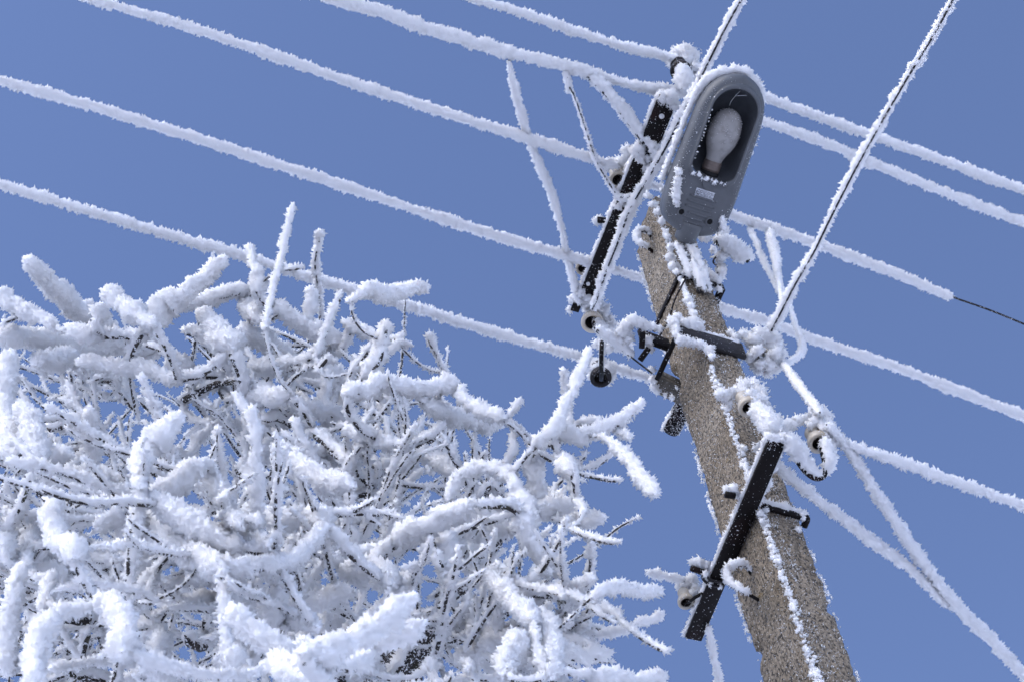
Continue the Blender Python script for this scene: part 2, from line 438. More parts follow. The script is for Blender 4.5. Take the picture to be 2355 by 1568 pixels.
# ---------------------------------------------------------------- the concrete pole
TOPH = 5.98
def pole_corner(s, t, h):
    return AX + e1 * HA * s + e2 * HB(h) * t + ez * (h + CAMZ)
def build_pole():
    root = empty("utility_pole", AX, "tall square concrete utility pole with rough frost-speckled faces", "utility pole")
    hs = np.concatenate([np.linspace(-1.7, 2.9, 30), np.linspace(2.92, TOPH, 330)])
    seq = []
    nper = 14
    for (s0, t0), (s1, t1) in ((((-1), -1), (1, -1)), ((1, -1), (1, 1)), ((1, 1), (-1, 1)), ((-1, 1), (-1, -1))):
        for k in range(nper): f_ = k / nper; seq.append((s0 + (s1 - s0) * f_, t0 + (t1 - t0) * f_))
    seq = np.array(seq); m = len(seq)
    ra = .94                                        # rounded corners
    mag = np.maximum(np.abs(seq[:, 0]), np.abs(seq[:, 1])); rad = np.hypot(seq[:, 0], seq[:, 1])
    lim = 1.31
    sc_ = np.where(rad > lim, lim / rad, 1.0)
    V = []
    H, K = np.meshgrid(hs, np.arange(m), indexing='ij')
    q = vnoise(8 / .05, m, (H + 1.7) / .05, K.astype(float)) - .5
    q2 = vnoise(8 / .012, m, (H + 1.7) / .012, K.astype(float)) - .5
    q3 = vnoise(8 / .22, 12, (H + 1.7) / .22, K * 12. / m) - .5
    off = .004 * q + .0035 * q2 + .007 * q3
    chip = (vnoise(8 / .07, 4, (H + 1.7) / .07, K * 4. / m) > .80) * (rad > 1.2)[None]   # broken corners
    off = off - .012 * chip
    S = seq[:, 0] * sc_; Tt = seq[:, 1] * sc_
    hb = np.array([HB(h) for h in hs])
    X = AX[None, None] + e1 * (S[None, :, None] * (HA + off[:, :, None])) + e2 * (Tt[None, :, None] * (hb[:, None, None] + off[:, :, None])) + ez * (H + CAMZ)[:, :, None]
    n = len(hs); i, j = np.meshgrid(np.arange(n - 1), np.arange(m), indexing='ij'); j2 = (j + 1) % m
    f = np.stack([i * m + j, i * m + j2, (i + 1) * m + j2, (i + 1) * m + j], -1).reshape(-1, 4)
    V = np.vstack([X.reshape(-1, 3), AX + ez * (TOPH + CAMZ)]); c = len(V) - 1
    f3 = [(c, (n - 1) * m + k, (n - 1) * m + (k + 1) % m) for k in range(m)]
    MB().add(V, f3, f).build("shaft", M_CONC, root)
    # frost: crust on the corners, grains on the faces
    fb = MB()
    hh = np.arange(2.95, 5.95, .0032)
    for (s, t, thr, r, sp) in ((-1, -1, .24, .0042, .0042), (1, -1, .58, .0018, .003), (-1, 1, .46, .0021, .0035)):
        dens = .6 * vnoise(400, 1, (hh - 2.9) / .09, hh * 0) + .4 * vnoise(400, 1, (hh - 2.9) / .025, hh * 0)
        for h, dn in zip(hh, dens):
            if dn > thr:
                rr = r * (.45 + .9 * rng.random()) * (.5 + 1.1 * (dn - thr) / (1 - thr))
                p = pole_corner(s * .985, t * .985, h) + e1 * rng.normal() * sp + e2 * rng.normal() * sp + ez * rng.normal() * .004
                clump(fb, p, rr, .0052, dens=2.0)
    m_ = 3600                                        # single grains on the two faces one sees
    a = rng.uniform(-1, 1, m_); h = rng.uniform(2.95, 5.95, m_)
    g = vnoise(60, 8, (h - 2.9) / .09, (a + 1) * 3.9) * (.5 + .5 * np.abs(a)) > .30
    a, h = a[g], h[g]; ln = len(a); hb = .1011 - .0042 * (h - 3.5)
    pr = AX + e1 * (a * HA)[:, None] - e2 * (hb + .001)[:, None] + ez * (h + CAMZ)[:, None]
    spikes(fb, pr, np.tile(-e2, (ln, 1)), .0045 * (.5 + rng.random(ln)), .8)
    g2 = rng.random(ln) < .55
    pl = AX + e2 * (a * hb)[:, None] - e1 * (HA + .001) + ez * (h + CAMZ)[:, None]
    spikes(fb, pl[g2], np.tile(-e1, (g2.sum(), 1)), .004 * (.5 + rng.random(g2.sum())), .8)
    for x, y, r in ((1490, 450, 9), (1500, 470, 8), (1512, 488, 9), (1522, 510, 9), (1535, 545, 8), (1542, 570, 9), (1540, 592, 11), (1548, 612, 12),
                    (1582, 690, 12), (1590, 705, 10), (1597, 722, 9), (1600, 738, 9), (1620, 650, 9), (1712, 1031, 9)):
        P = PR(x, y, .006); clump(fb, P, r * px(P), .007)
    fb.build("frost_crust", M_FROST, root)
    # wire lifting loops cast into the left face, each with its own frost
    for pts, wv in (([(1498, 545), (1488, 533), (1474, 531), (1463, 541), (1466, 557), (1478, 566), (1492, 572), (1502, 580)], 12),
                    ([(1728, 1320), (1715, 1302), (1696, 1300), (1672, 1313), (1676, 1340), (1704, 1358), (1726, 1368), (1746, 1380)], 14)):
        offs = [.0, .02, .045, .06, .06, .045, .02, .0]
        P = [PL(x, y, o) for (x, y), o in zip(pts, offs)]
        lb = MB(); tube(lb, P, 4.2 * px(P[0]), 8, .006); lo = lb.build("lifting_loop", M_STEEL, root)
        fb = MB(); U = np.array(P) + Up * .006 - Fw * .003; rime(fb, U[:-1], np.array([5, 8, 10, 11, 10, 9, 8]) * wv / 12 * .68 * px(P[0]), .006); fb.build("frost", M_FROST, lo)
    return root
pole = build_pole()

# ---------------------------------------------------------------- overhead wires
WG = "frosted overhead wires"
WD = -Fw                                             # towards the viewer: the sheltered side where bare wire shows
def make_wire(pts, h, label, rw=3.0, shift=.25, side=None, spike=.0078, bare=None, cat="wire", name="overhead_wire", dens=2.3, group=WG, lump=.16, mat=None):
    """pts: (x, y, frost width in V px); h: height above the camera, a number or one per point"""
    hs = np.ones(len(pts)) * np.asarray(h, float)
    P = np.array([PH(x, y, hh) for (x, y, w_), hh in zip(pts, hs)])
    sag = 0
    R = np.array([w_ * .5 * px(p) for (x, y, w_), p in zip(pts, P)])
    so = (side if side is not None else WD)
    wb = MB(); # the span runs on past the frame at both open ends
    PX = P + so * (R * .8 * shift)[:, None]; ext = []
    if name != "jumper_wire":
        for a_, b_, (vx, vy, vw) in ((P[1], P[0], pts[0]), (P[-2], P[-1], pts[-1])):
            if vx < -5 or vx > 2360 or vy < -2 or vy > 1573 or vx < 150 and vy < 0:
                ext.append((b_, b_ + unit(b_ - a_) * 2.0, b_ + unit(b_ - a_) * 4.0 + ez * .02, vw * .5 * px(b_) * .8))
    for e_ in ext: tube(wb, [e_[0], e_[1], e_[2]], rw * px(P[0]) * .5, 6, .2)
    tube(wb, PX, rw * px(P[0]) * .5, 7, .03)
    o = wb.build(name, mat or M_WIRE); tag(o, label, cat, group)
    fb = MB(); k = [i for i, q in enumerate(pts) if q[2] > 0]
    # runs of frosted points
    run = []
    for i in range(len(pts) + 1):
        if i < len(pts) and pts[i][2] > 0: run.append(i)
        elif run:
            if len(run) > 1: rime(fb, P[run], R[run], spike * .86, dens * 1.15, lump, fine=.27, gain=.77)
            run = []
    for e_ in ext:
        if e_[3] > 0: rime(fb, e_[:3], e_[3], .013, 1.1, lump)
    if fb.v: fb.build("frost", M_FROST, o)
    return o
def W(l, w_): return [(x, y, w_) for x, y in l]
HX = float(PL(1440, 450, .05)[2] - CAMZ)             # height of the upper crossarm
HLOW = float(PL(1690, 1240, .03)[2] - CAMZ)          # lower crossarm
HMID = float(PR(1640, 785, .01)[2] - CAMZ)           # middle bracket
HW = HX + .05
make_wire([(140, -24, 24), (225, 3, 24), (400, 52, 25), (600, 117, 26), (800, 187, 27), (1000, 252, 27), (1180, 308, 28), (1300, 345, 27), (1380, 370, 26), (1424, 386, 22)], HW,
          "white frosted wire running from the upper left corner to the insulator behind the upper crossarm")
make_wire([(-40, 175, 26), (100, 213, 26), (200, 241, 27), (400, 302, 27), (600, 366, 28), (800, 431, 28), (1000, 497, 27), (1150, 545, 27), (1320, 594, 26), (1400, 616, 26), (1480, 642, 26),
           (1580, 678, 26), (1665, 710, 26), (1780, 745, 26), (1900, 790, 27), (2050, 840, 27), (2200, 897, 27), (2400, 972, 28)], HX + .02,
          "long frosted wire crossing the whole sky and passing behind the pole at its iron strap")
make_wire([(-40, 412, 26), (100, 453, 27), (200, 484, 28), (400, 543, 29), (580, 595, 29), (740, 645, 27), (900, 692, 27), (1050, 737, 26), (1200, 782, 26), (1300, 810, 25), (1400, 840, 25), (1500, 872, 24), (1580, 898, 22)], 5.25,
          "lowest frosted wire on the left, touching the top twigs of the tree")
make_wire([(735, -8, 26), (860, 22, 36), (1000, 70, 33), (1170, 120, 34), (1290, 150, 34), (1400, 182, 32), (1450, 195, 26), (1510, 205, 34), (1570, 213, 32), (1600, 222, 20)], HW + .06,
          "thickest frosted wire at the top, ending at the head of the upper crossarm", lump=.3)
make_wire([(1070, -10, 22), (1200, 30, 25), (1330, 74, 26), (1450, 112, 26), (1500, 122, 30), (1545, 134, 26), (1572, 142, 20)], HW + .12,
          "frosted wire at the top ending at the snow-capped insulator")
make_wire([(1590, 150, 18), (1680, 190, 22), (1770, 227, 24), (1900, 275, 25), (2000, 310, 25), (2150, 362, 25), (2280, 410, 25), (2400, 452, 25)], HW + .12,
          "upper one of the two frosted wires leaving to the right behind the lamp")
make_wire([(1590, 220, 18), (1680, 252, 22), (1760, 281, 24), (1900, 330, 26), (2000, 373, 26), (2150, 433, 26), (2280, 484, 26), (2400, 528, 26)], HW + .06,
          "lower one of the two frosted wires leaving to the right behind the lamp head")
make_wire([(1440, 402, 18), (1560, 450, 20), (1685, 495, 26), (1770, 524, 30), (1880, 562, 29), (2000, 606, 28), (2100, 646, 27), (2150, 668, 26), (2193, 684, 20), (2200, 687, 0), (2280, 715, 0), (2400, 764, 0)], HW,
          "frosted wire on the right whose far end hangs bare of frost", rw=5)
make_wire([(1885, 1000, 20), (1940, 1019, 24), (2050, 1055, 27), (2150, 1090, 27), (2250, 1125, 27), (2400, 1180, 27)], HLOW + .10,
          "frosted wire leaving right from the tilted cream insulator, the upper of its two")
make_wire([(1900, 975, 20), (1945, 1025, 30), (2000, 1108, 29), (2060, 1200, 29), (2130, 1300, 30), (2200, 1390, 30), (2280, 1470, 30), (2340, 1535, 34), (2400, 1590, 32)], HLOW + .10,
          "steep frosted wire falling from the tilted cream insulator to the lower right corner", rw=4)
make_wire([(1735, 1020, 22), (1800, 1082, 27), (1900, 1163, 27), (2000, 1238, 27), (2100, 1314, 26), (2180, 1392, 22)], HLOW + .10,
          "frosted wire from behind the pole that joins the steep wire at the lower right")
# service cables whose dark core shows as a broken line in the frost
def cored(pts, h, label, stem=5, **k):
    return make_wire(pts, h, label, rw=stem, shift=1.02, spike=.0072, lump=.30, cat="cable", name="service_cable", group="service cables with dark core", **k)
cored([(1712, -12, 26), (1670, 62, 27), (1630, 142, 27), (1600, 202, 28), (1565, 272, 28), (1530, 342, 28), (1492, 408, 28), (1450, 480, 29), (1420, 560, 28), (1395, 622, 27), (1372, 690, 26), (1362, 712, 20)], [HX - .04] * 4 + [HX - .05] * 8,
      "frosted cable running past the lamp and down along the upper crossarm")
cored([(2200, -18, 22), (2150, 75, 22), (2080, 190, 23), (2010, 311, 24), (1960, 402, 24), (1910, 500, 23), (1870, 582, 24), (1830, 650, 27), (1800, 708, 30), (1772, 762, 34)], np.linspace(HMID + .25, HMID + .02, 10),
      "frosted cable crossing the right wires down to the snow-caked end of the middle bracket")
JG = "frosted jumper wires"
def jumper(pts, h, label, rw=3, **k):
    return make_wire(pts, h, label, rw=rw, cat="wire", name="jumper_wire", group=JG, spike=k.pop('spike', .007), **k)
jumper([(1170, 120, 0), (1170, 140, 8), (1174, 165, 14), (1184, 200, 22), (1195, 250, 22), (1220, 330, 24), (1245, 390, 23), (1270, 450, 22), (1290, 520, 21), (1305, 590, 20), (1320, 650, 19), (1332, 700, 20)], np.linspace(HW + .06, HX, 12),
       "frosted jumper from the thick top wire down to the lower end of the upper crossarm", rw=3.5)
jumper([(1300, 158, 22), (1305, 180, 24), (1309, 206, 20), (1318, 215, 9), (1335, 262, 11), (1354, 320, 13), (1370, 370, 12), (1393, 410, 14), (1412, 440, 16), (1432, 458, 24), (1458, 448, 22)], np.linspace(HW + .06, HX - .03, 11),
       "thin barely frosted jumper curving from the thick top wire to the crossarm middle", rw=4.5, shift=.55)
jumper([(1355, 170, 30), (1392, 205, 34), (1430, 250, 33), (1468, 300, 34), (1500, 340, 32), (1524, 376, 28), (1545, 392, 24), (1565, 412, 20), (1580, 443, 14)], np.linspace(HW + .05, HX - .12, 9),
       "fat frosted insulated jumper crossing over the upper crossarm beside the lamp", rw=7, side=unit(Rt * -.6 - Up * .75 - Fw * .3), shift=.72)
jumper([(1723, 522, 12), (1740, 560, 15), (1762, 612, 16), (1790, 664, 17), (1812, 692, 12), (1828, 745, 11), (1842, 782, 14), (1844, 805, 18), (1828, 824, 16), (1806, 836, 12)], np.linspace(HW, HMID + .03, 10),
       "long frosted jumper on the right curling back into the snow-caked bracket end")
jumper([(1770, 532, 20), (1776, 560, 24), (1784, 590, 22), (1787, 620, 15), (1792, 650, 13), (1800, 690, 10)], np.linspace(HW, HMID + .1, 6),
       "short frosted jumper hanging beside the long one under the right wire")
jumper([(1800, 832, 8), (1812, 848, 12), (1832, 880, 20), (1860, 915, 24), (1885, 948, 22)], np.linspace(HMID + .02, HLOW + .14, 5),
       "frosted jumper from the snow-caked bracket end to the tilted cream insulator", rw=4)
jumper([(1628, 1436, 14), (1636, 1480, 22), (1644, 1520, 24), (1652, 1560, 22), (1656, 1600, 20)], HLOW - .02,
       "frosted wire hanging down from the lowest end of the lower crossarm")
jumper([(1486, 1313, 20), (1510, 1321, 24), (1545, 1327, 24), (1575, 1335, 26)], HLOW + .10,
       "short frosted wire stub tied to the insulator on the lower crossarm")
jumper([(1578, 640, 0), (1560, 672, 0), (1548, 700, 0), (1540, 730, 0), (1526, 758, 0), (1514, 778, 0)], [float(PL(x, y, .012)[2] - CAMZ) for x, y in ((1578, 640), (1560, 672), (1548, 700), (1540, 730), (1526, 758), (1514, 778))],
       "thin bare grey wire on the pole below the iron strap", rw=4.5, mat=M_PLATE)
# curled loose wires below the lamp
cw = []
hc = float(PR(1650, 600, .06)[2] - CAMZ)
pts = [(1664, 515), (1662, 530), (1650, 540), (1644, 552), (1655, 568), (1662, 580), (1648, 590), (1640, 603), (1652, 615), (1650, 628), (1638, 640), (1640, 652)]
P = [PH(x, y, hc + .3 - .022 * i + .02 * math.sin(i)) for i, (x, y) in enumerate(pts)]
b = MB(); tube(b, P, 2.1 * px(P[0]), 7, .006); o = b.build("curled_wire", M_PLATE); tag(o, "loose curled thin wire with frost puffs hanging under the lamp", "wire")
fb = MB()
for i, r in ((1, 12), (2, 14), (3, 9), (5, 13), (6, 15), (8, 12), (9, 14), (11, 12)): clump(fb, P[i] + Rt * r * .55 * px(P[0]) - Fw * -.01, r * px(P[0]), .007)
fb.build("frost", M_FROST, o)

# ---------------------------------------------------------------- crossarms, straps, brackets
def bar_between(name, A, B, hw, hh, mat, label, cat="crossarm"):
    A, B = np.asarray(A), np.asarray(B); ax = unit(B - A); sd_ = unit(np.cross(ax, ez)); up = np.cross(sd_, ax)
    root = empty(name, (A + B) / 2, label, cat)
    b = MB(); t = .0055
    box(b, (A + B) / 2, (ax, sd_, up), (np.linalg.norm(B - A) / 2, hw, t), .0015)                       # flange seen from below
    box(b, (A + B) / 2 + sd_ * (hw - t) + up * (hh + t + .0005), (ax, sd_, up), (np.linalg.norm(B - A) / 2, t, hh), .0015)   # upright web
    b.build("angle_bar", mat, root, smooth=False)
    return root, ax, sd_, up
A, B = PH(1538, 222, HX), PH(1352, 684, HX)
uarm, ax_, sd_, up_ = bar_between("crossarm", A, B, 23 * px(A), .03, M_STEEL, "black iron upper crossarm beside the lamp with frosted edges")
fb = MB(); fu = MB()
L_ = np.linalg.norm(B - A)
for sgn, r0, sh in ((1, 11, 0), (-1, 8, 0)):
    Pe = [A + (B - A) * t + sd_ * sgn * 23 * px(A) + up_ * .012 for t in np.linspace(0, 1, 40)]
    rr = np.array([r0 * (.7 + .6 * rng.random()) * px(A) for _ in Pe])
    rime(fb, Pe, rr * .62, .0065, 2.6, .4)
for t, s, r in ((.0, .2, 20), (.01, -.6, 17), (.03, .9, 15), (.27, -.9, 22), (.30, -.3, 20), (.29, .4, 16), (.33, .6, 15), (.26, 1.1, 18), (.36, 1.0, 14), (.50, .9, 18), (.52, .3, 16), (.54, -.6, 15), (.985, -.9, 15), (1.0, .1, 14), (.98, .9, 16)):
    clump(fb, A + (B - A) * t + sd_ * s * 23 * px(A) + up_ * .004 - ez * .004, r * .85 * px(A), .008)
fb.build("frost", M_FROST, uarm)
P = PH(1521, 266, HX) - ez * .006; b = MB(); lathe(b, P, -ez, [(.0, .012), (.006, .010), (.009, .004), (.009, -.002)], 10); b.build("rivet", M_FROST, uarm)
P = PH(1352, 651, HX) - ez * .006; b = MB(); lathe(b, P, -ez, [(.0, .010), (.005, .008), (.007, .004), (.007, -.002)], 10); b.build("rivet", M_FROST, uarm)
# clamp bolt sticking out of the far side
P0, P1 = PH(1392, 508, HX + .03), PH(1374, 506, HX + .03)
b = MB(); tube(b, [P0, P1], 8 * px(P0), 8); bo = b.build("bolt", M_STEEL, uarm); fb = MB(); clump(fb, P1 + ez * .012 - np.array([0, -.01, 0]), 11 * px(P1), .007); clump(fb, P1 + ez * .014 + e1 * .012, 9 * px(P1), .007); fb.build("frost", M_FROST, bo)
# end tab
P = PH(1325, 706, HX + .015); b = MB(); box(b, P, (unit(np.array(B) - A), e1, ez), (.018, .015, .004), .001); bo = b.build("end_tab", M_STEEL, uarm)
fb = MB(); [clump(fb, PH(x, y, HX + .03), r * px(P), .007) for x, y, r in ((1318, 688, 12), (1332, 690, 14), (1345, 700, 13), (1310, 712, 9), (1328, 682, 10))]; fb.build("frost", M_FROST, bo)

A, B = PH(1786, 1014, HLOW), PH(1594, 1468, HLOW)
larm, ax_, sd_, up_ = bar_between("crossarm", A, B, 21 * px(A), .03, M_STEEL, "black iron lower crossarm crossing the pole below the others")
fb = MB()
for sgn, r0, t0, t1 in ((1, 14, .0, .36), (1, 5, .4, 1), (-1, 7, 0, 1)):
    Pe = [A + (B - A) * t + sd_ * sgn * 21 * px(A) + up_ * .012 for t in np.linspace(t0, t1, 30)]
    rime(fb, Pe, np.array([r0 * (.6 + .6 * rng.random()) for _ in Pe]) * px(A) * .7, .006, 2.6, .4)
for t, s, r in ((0, 0, 18), (-.01, .8, 18), (.0, -.8, 14), (.02, 1.2, 14), (1.0, -.8, 8), (1., .4, 7)):
    clump(fb, A + (B - A) * t + sd_ * s * 21 * px(A) + up_ * .012, r * px(A), .007)
fb.build("frost", M_FROST, larm)
for (x0, y0), (x1, y1), fr in (((1690, 1140), (1668, 1136), ((1672, 1127, 11), (1688, 1124, 12), (1697, 1138, 9))), ((1620, 1316), (1590, 1305), ((1594, 1291, 11), (1608, 1292, 12), (1622, 1298, 11), (1636, 1306, 10)))):
    P0, P1 = PH(x0, y0, HLOW + .012), PH(x1, y1, HLOW + .012)
    b = MB(); tube(b, [P0, P1], 8 * px(P0), 8); bo = b.build("bolt", M_STEEL, larm)
    fb = MB(); [clump(fb, PH(x, y, HLOW + .03), r * px(P0), .007) for x, y, r in fr]; fb.build("frost", M_FROST, bo)
# tie band round the lower crossarm
P = PH(1645, 1329, HLOW); b = MB()
th = np.linspace(0, 2 * np.pi, 25)
tube(b, [P + sd_ * 24 * px(P) * math.cos(a) + up_ * (.012 + .026 * math.sin(a)) for a in th], 3.4 * px(P), 8, caps=False); tube(b, [P + ax_ * .014 + sd_ * 25 * px(P) * math.cos(a) + up_ * (.012 + .026 * math.sin(a)) for a in th], 3.4 * px(P), 8, caps=False)
bo = b.build("tie_band", M_PLATE, larm)
fb = MB(); [clump(fb, PH(x, y, HLOW - .01), r * px(P), .006) for x, y, r in ((1622, 1318, 8), (1634, 1342, 6), (1655, 1347, 6), (1664, 1310, 7), (1668, 1335, 7))]; fb.build("frost", M_FROST, bo)

def face_strap(root, h, mat, hw, over_r, over_l, name, tdir=None):
    """iron strap on the right face and along the left face at one height"""
    b_ = HB(h); t = .004
    M = AX + ez * (h + CAMZ)
    b = MB()
    box(b, M - e2 * (b_ + t + .001) + e1 * (over_r - 0) / 2, (e1, e2, ez), (HA + over_r / 2 + 2 * t, t, hw), .0015)
    box(b, M - e1 * (HA + t + .001) + e2 * over_l / 2, (e2, e1, ez), (b_ + over_l / 2 - .0005, t, hw), .0015)
    return b.build(name, mat, root, smooth=False)
hs_ = float(PR(1600, 640, .006)[2] - CAMZ)
st = empty("pole_strap", AX + ez * (hs_ + CAMZ), "black iron strap clamped round the pole under the lamp arm", "strap")
so = face_strap(st, hs_, M_STEEL, 8.5 * px(PR(1600, 640)), .022, .02, "band")
P = AX + ez * (hs_ + CAMZ) - e2 * (HB(hs_) - .002) + e1 * (HA + .028); b = MB(); tube(b, [P, P + e2 * .05], .012, 10); b.build("bolt", M_STEEL, st)
fb = MB()
for x, y, r in ((1556, 626, 8), (1570, 630, 7), (1640, 636, 11), (1650, 648, 12), (1630, 628, 9), (1654, 664, 8), (1645, 640, 10), (1608, 640, 9)):
    clump(fb, PR(x, y, .008), r * px(P), .0065)
fb.build("frost", M_FROST, st)
hl_ = float(PR(1800, 1180, .006)[2] - CAMZ)
st = empty("pole_strap", AX + ez * (hl_ + CAMZ), "frost-topped iron strap on the pole beside the lower crossarm", "strap")
b = MB(); M = AX + ez * (hl_ + CAMZ); box(b, M - e2 * (HB(hl_) + .007) + e1 * .008, (e1, e2, ez), (HA + .010, .006, .0095), .002); b.build("band", M_STEEL, st, smooth=False)
b = MB(); P = M - e2 * (HB(hl_) + .006) + e1 * (HA + .016); tube(b, [P + ez * .004, P - ez * .006, P - ez * .010 + e2 * .02], .009, 10, .004); b.build("hook_end", M_STEEL, st)
fb = MB()
Pe = [M - e2 * (HB(hl_) + .010) + e1 * t + ez * .013 for t in np.linspace(-HA - .005, HA + .02, 14)]
rime(fb, Pe, np.array([.010, .007, .006, .007, .008, .007, .009, .011, .008, .009, .010, .010, .009, .006]), .006, 2.6, .45)
for x, y, r in ((1748, 1180, 9), (1760, 1172, 7), (1752, 1196, 6), (1836, 1216, 7), (1845, 1190, 9)): clump(fb, PR(x, y, .012), r * px(P), .006)
fb.build("frost", M_FROST, st)
# middle bracket: front bar, rear bars, tie rods
br = empty("pole_bracket", AX + ez * (HMID + CAMZ), "dark iron bracket of bars and rods clamped across the pole middle", "bracket")
A, B = PR(1566, 764, .012), PR(1712, 812, .012); A[2] = B[2] = (A[2] + B[2]) / 2
axb = unit(B - A); t_ = 19 * px(A) / .62
b = MB(); dn = np.array([0, 0, 1.0]); box(b, (A + B) / 2, (axb, unit(np.cross(dn, axb)), dn), (np.linalg.norm(B - A) / 2, .007, t_), .002); b.build("front_bar", M_PLATE, br, smooth=False)
A2, B2 = PH(1470, 770, HMID + .06), PH(1540, 795, HMID + .06)
b = MB(); box(b, (A2 + B2) / 2, (unit(B2 - A2), unit(np.cross(dn, unit(B2 - A2))), dn), (np.linalg.norm(B2 - A2) / 2, .007, .03), .002); b.build("rear_bar", M_STEEL, br, smooth=False)
A3, B3 = PH(1508, 880, HMID + .1), PH(1590, 920, HMID + .1)
ax3 = unit(B3 - A3); s3 = unit(np.cross(ax3, dn))
b = MB(); box(b, (A3 + B3) / 2, (ax3, s3, dn), (np.linalg.norm(B3 - A3) / 2, .028, .006), .002); box(b, (A3 + B3) / 2 + s3 * .026 + dn * .022, (ax3, s3, dn), (np.linalg.norm(B3 - A3) / 2, .004, .015), .002); b.build("rear_plate", M_CONC_PLATE, br, smooth=False)
for pa, pb, r in (((1555, 775), (1511, 872), 6.5), ((1492, 800), (1472, 828), 7), ((1478, 765), (1476, 800), 7)):
    P0, P1 = PH(*pa, HMID), PH(*pb, HMID - .01); b = MB(); tube(b, [P0, (P0 + P1) / 2, P1], r * px(P0), 10, .02); b.build("tie_rod", M_STEEL, br)
P0, P1 = PH(1500, 858, HMID - .01), PH(1372, 760, HMID + .02)
b = MB(); tube(b, [P0, P0 * .4 + P1 * .6, P1], np.array([2.2, 2.4, 4.5]) * px(P0), 8, .02); b.build("brace_wire", M_WIRE, br)
fb = MB()
rime(fb, [P0 * (1 - t) + P1 * t + Up * 7 * px(P0) for t in (.35, .5, .7, .9, 1.0)], np.array([5, 8, 11, 13, 11]) * px(P0), .0065)
for x, y, r in ((1550, 745, 15), (1558, 732, 13), (1545, 738, 12), (1575, 745, 14), (1590, 748, 16), (1605, 752, 15), (1598, 738, 13), (1554, 770, 10), (1566, 782, 13), (1580, 786, 11), (1594, 788, 10), (1608, 790, 10), (1620, 797, 10), (1632, 806, 12), (1636, 820, 9), (1555, 758, 11),
                 (1690, 775, 10), (1705, 770, 11), (1718, 775, 13), (1728, 785, 14), (1680, 765, 9)): clump(fb, PR(x, y, .022), r * px(A), .007)
for x, y, r in ((1470, 742, 15), (1455, 738, 14), (1485, 748, 13), (1500, 752, 11), (1515, 755, 10), (1440, 748, 15), (1432, 762, 16), (1444, 775, 15), (1428, 780, 13), (1490, 785, 14), (1492, 800, 10), (1440, 802, 11), (1450, 815, 9), (1498, 850, 9), (1500, 872, 10), (1504, 890, 10), (1512, 900, 8), (1530, 908, 6), (1546, 913, 6)): clump(fb, PH(x, y, HMID + .02), r * px(A), .007)
Pe = [PR(x, y, .016) for x, y in ((1568, 750), (1590, 757), (1620, 765), (1660, 775), (1700, 790))]
rime(fb, Pe, np.array([8, 6, 3, 3, 6]) * px(A), .005)
fb.build("frost", M_FROST, br)
# pipe stub behind the pole
P0, P1 = PH(1588, 905, HMID + .28), PH(1545, 985, HMID + .28)
root = empty("pipe_stub", (P0 + P1) / 2, "dark frost-speckled round pipe stub sticking out behind the pole", "pipe")
r_ = 21 * px(P0); b = MB(); ax = unit(P1 - P0); Ln = np.linalg.norm(P1 - P0)
lathe(b, P0, ax, [(r_, -.05), (r_, Ln * .5), (r_, Ln), (r_ * .97, Ln + .006), (r_ * .85, Ln + .012), (r_ * .5, Ln + .015), (0.0005, Ln + .015)]); b.build("pipe", M_STEEL, root)
fb = MB(); m_ = 900; th = rng.uniform(0, 6.283, m_); t = rng.uniform(0, 1, m_); n1 = unit(np.cross(ax, ez)); n2 = np.cross(ax, n1)
D = n1 * np.cos(th)[:, None] + n2 * np.sin(th)[:, None]; spikes(fb, P0 + ax * (t * (Ln + .005))[:, None] + D * r_, D, .004 * (.5 + rng.random(m_)), .7)
Pe = [P0 + ax * Ln * t - e1 * r_ * .9 + e2 * .01 for t in np.linspace(.5, 1.03, 8)]; rime(fb, Pe, .0065, .006)
fb.build("frost", M_FROST, root)
# rod stub right of the lamp arm
P0, P1 = PR(1645, 556, .05), PR(1722, 600, .03)
root = empty("bracket_rod", P0, "thick frosted rod with dark underside sticking out right of the lamp arm", "rod")
b = MB(); tube(b, [P0, (P0 + P1) / 2, P1], 6.5 * px(P0), 9, .02); b.build("rod", M_STEEL, root)
fb = MB(); rime(fb, [P0 + (P1 - P0) * t + (Up * .7 + Rt * .35) * 11 * px(P0) for t in np.linspace(-.05, 1.08, 6)], np.array([8, 13, 17, 19, 18, 14]) * px(P0), .0075)
[clump(fb, PR(x, y, .05), r * px(P0), .007) for x, y, r in ((1632, 545, 8), (1622, 548, 10), (1612, 542, 9), (1640, 575, 9))]
fb.build("frost", M_FROST, root)

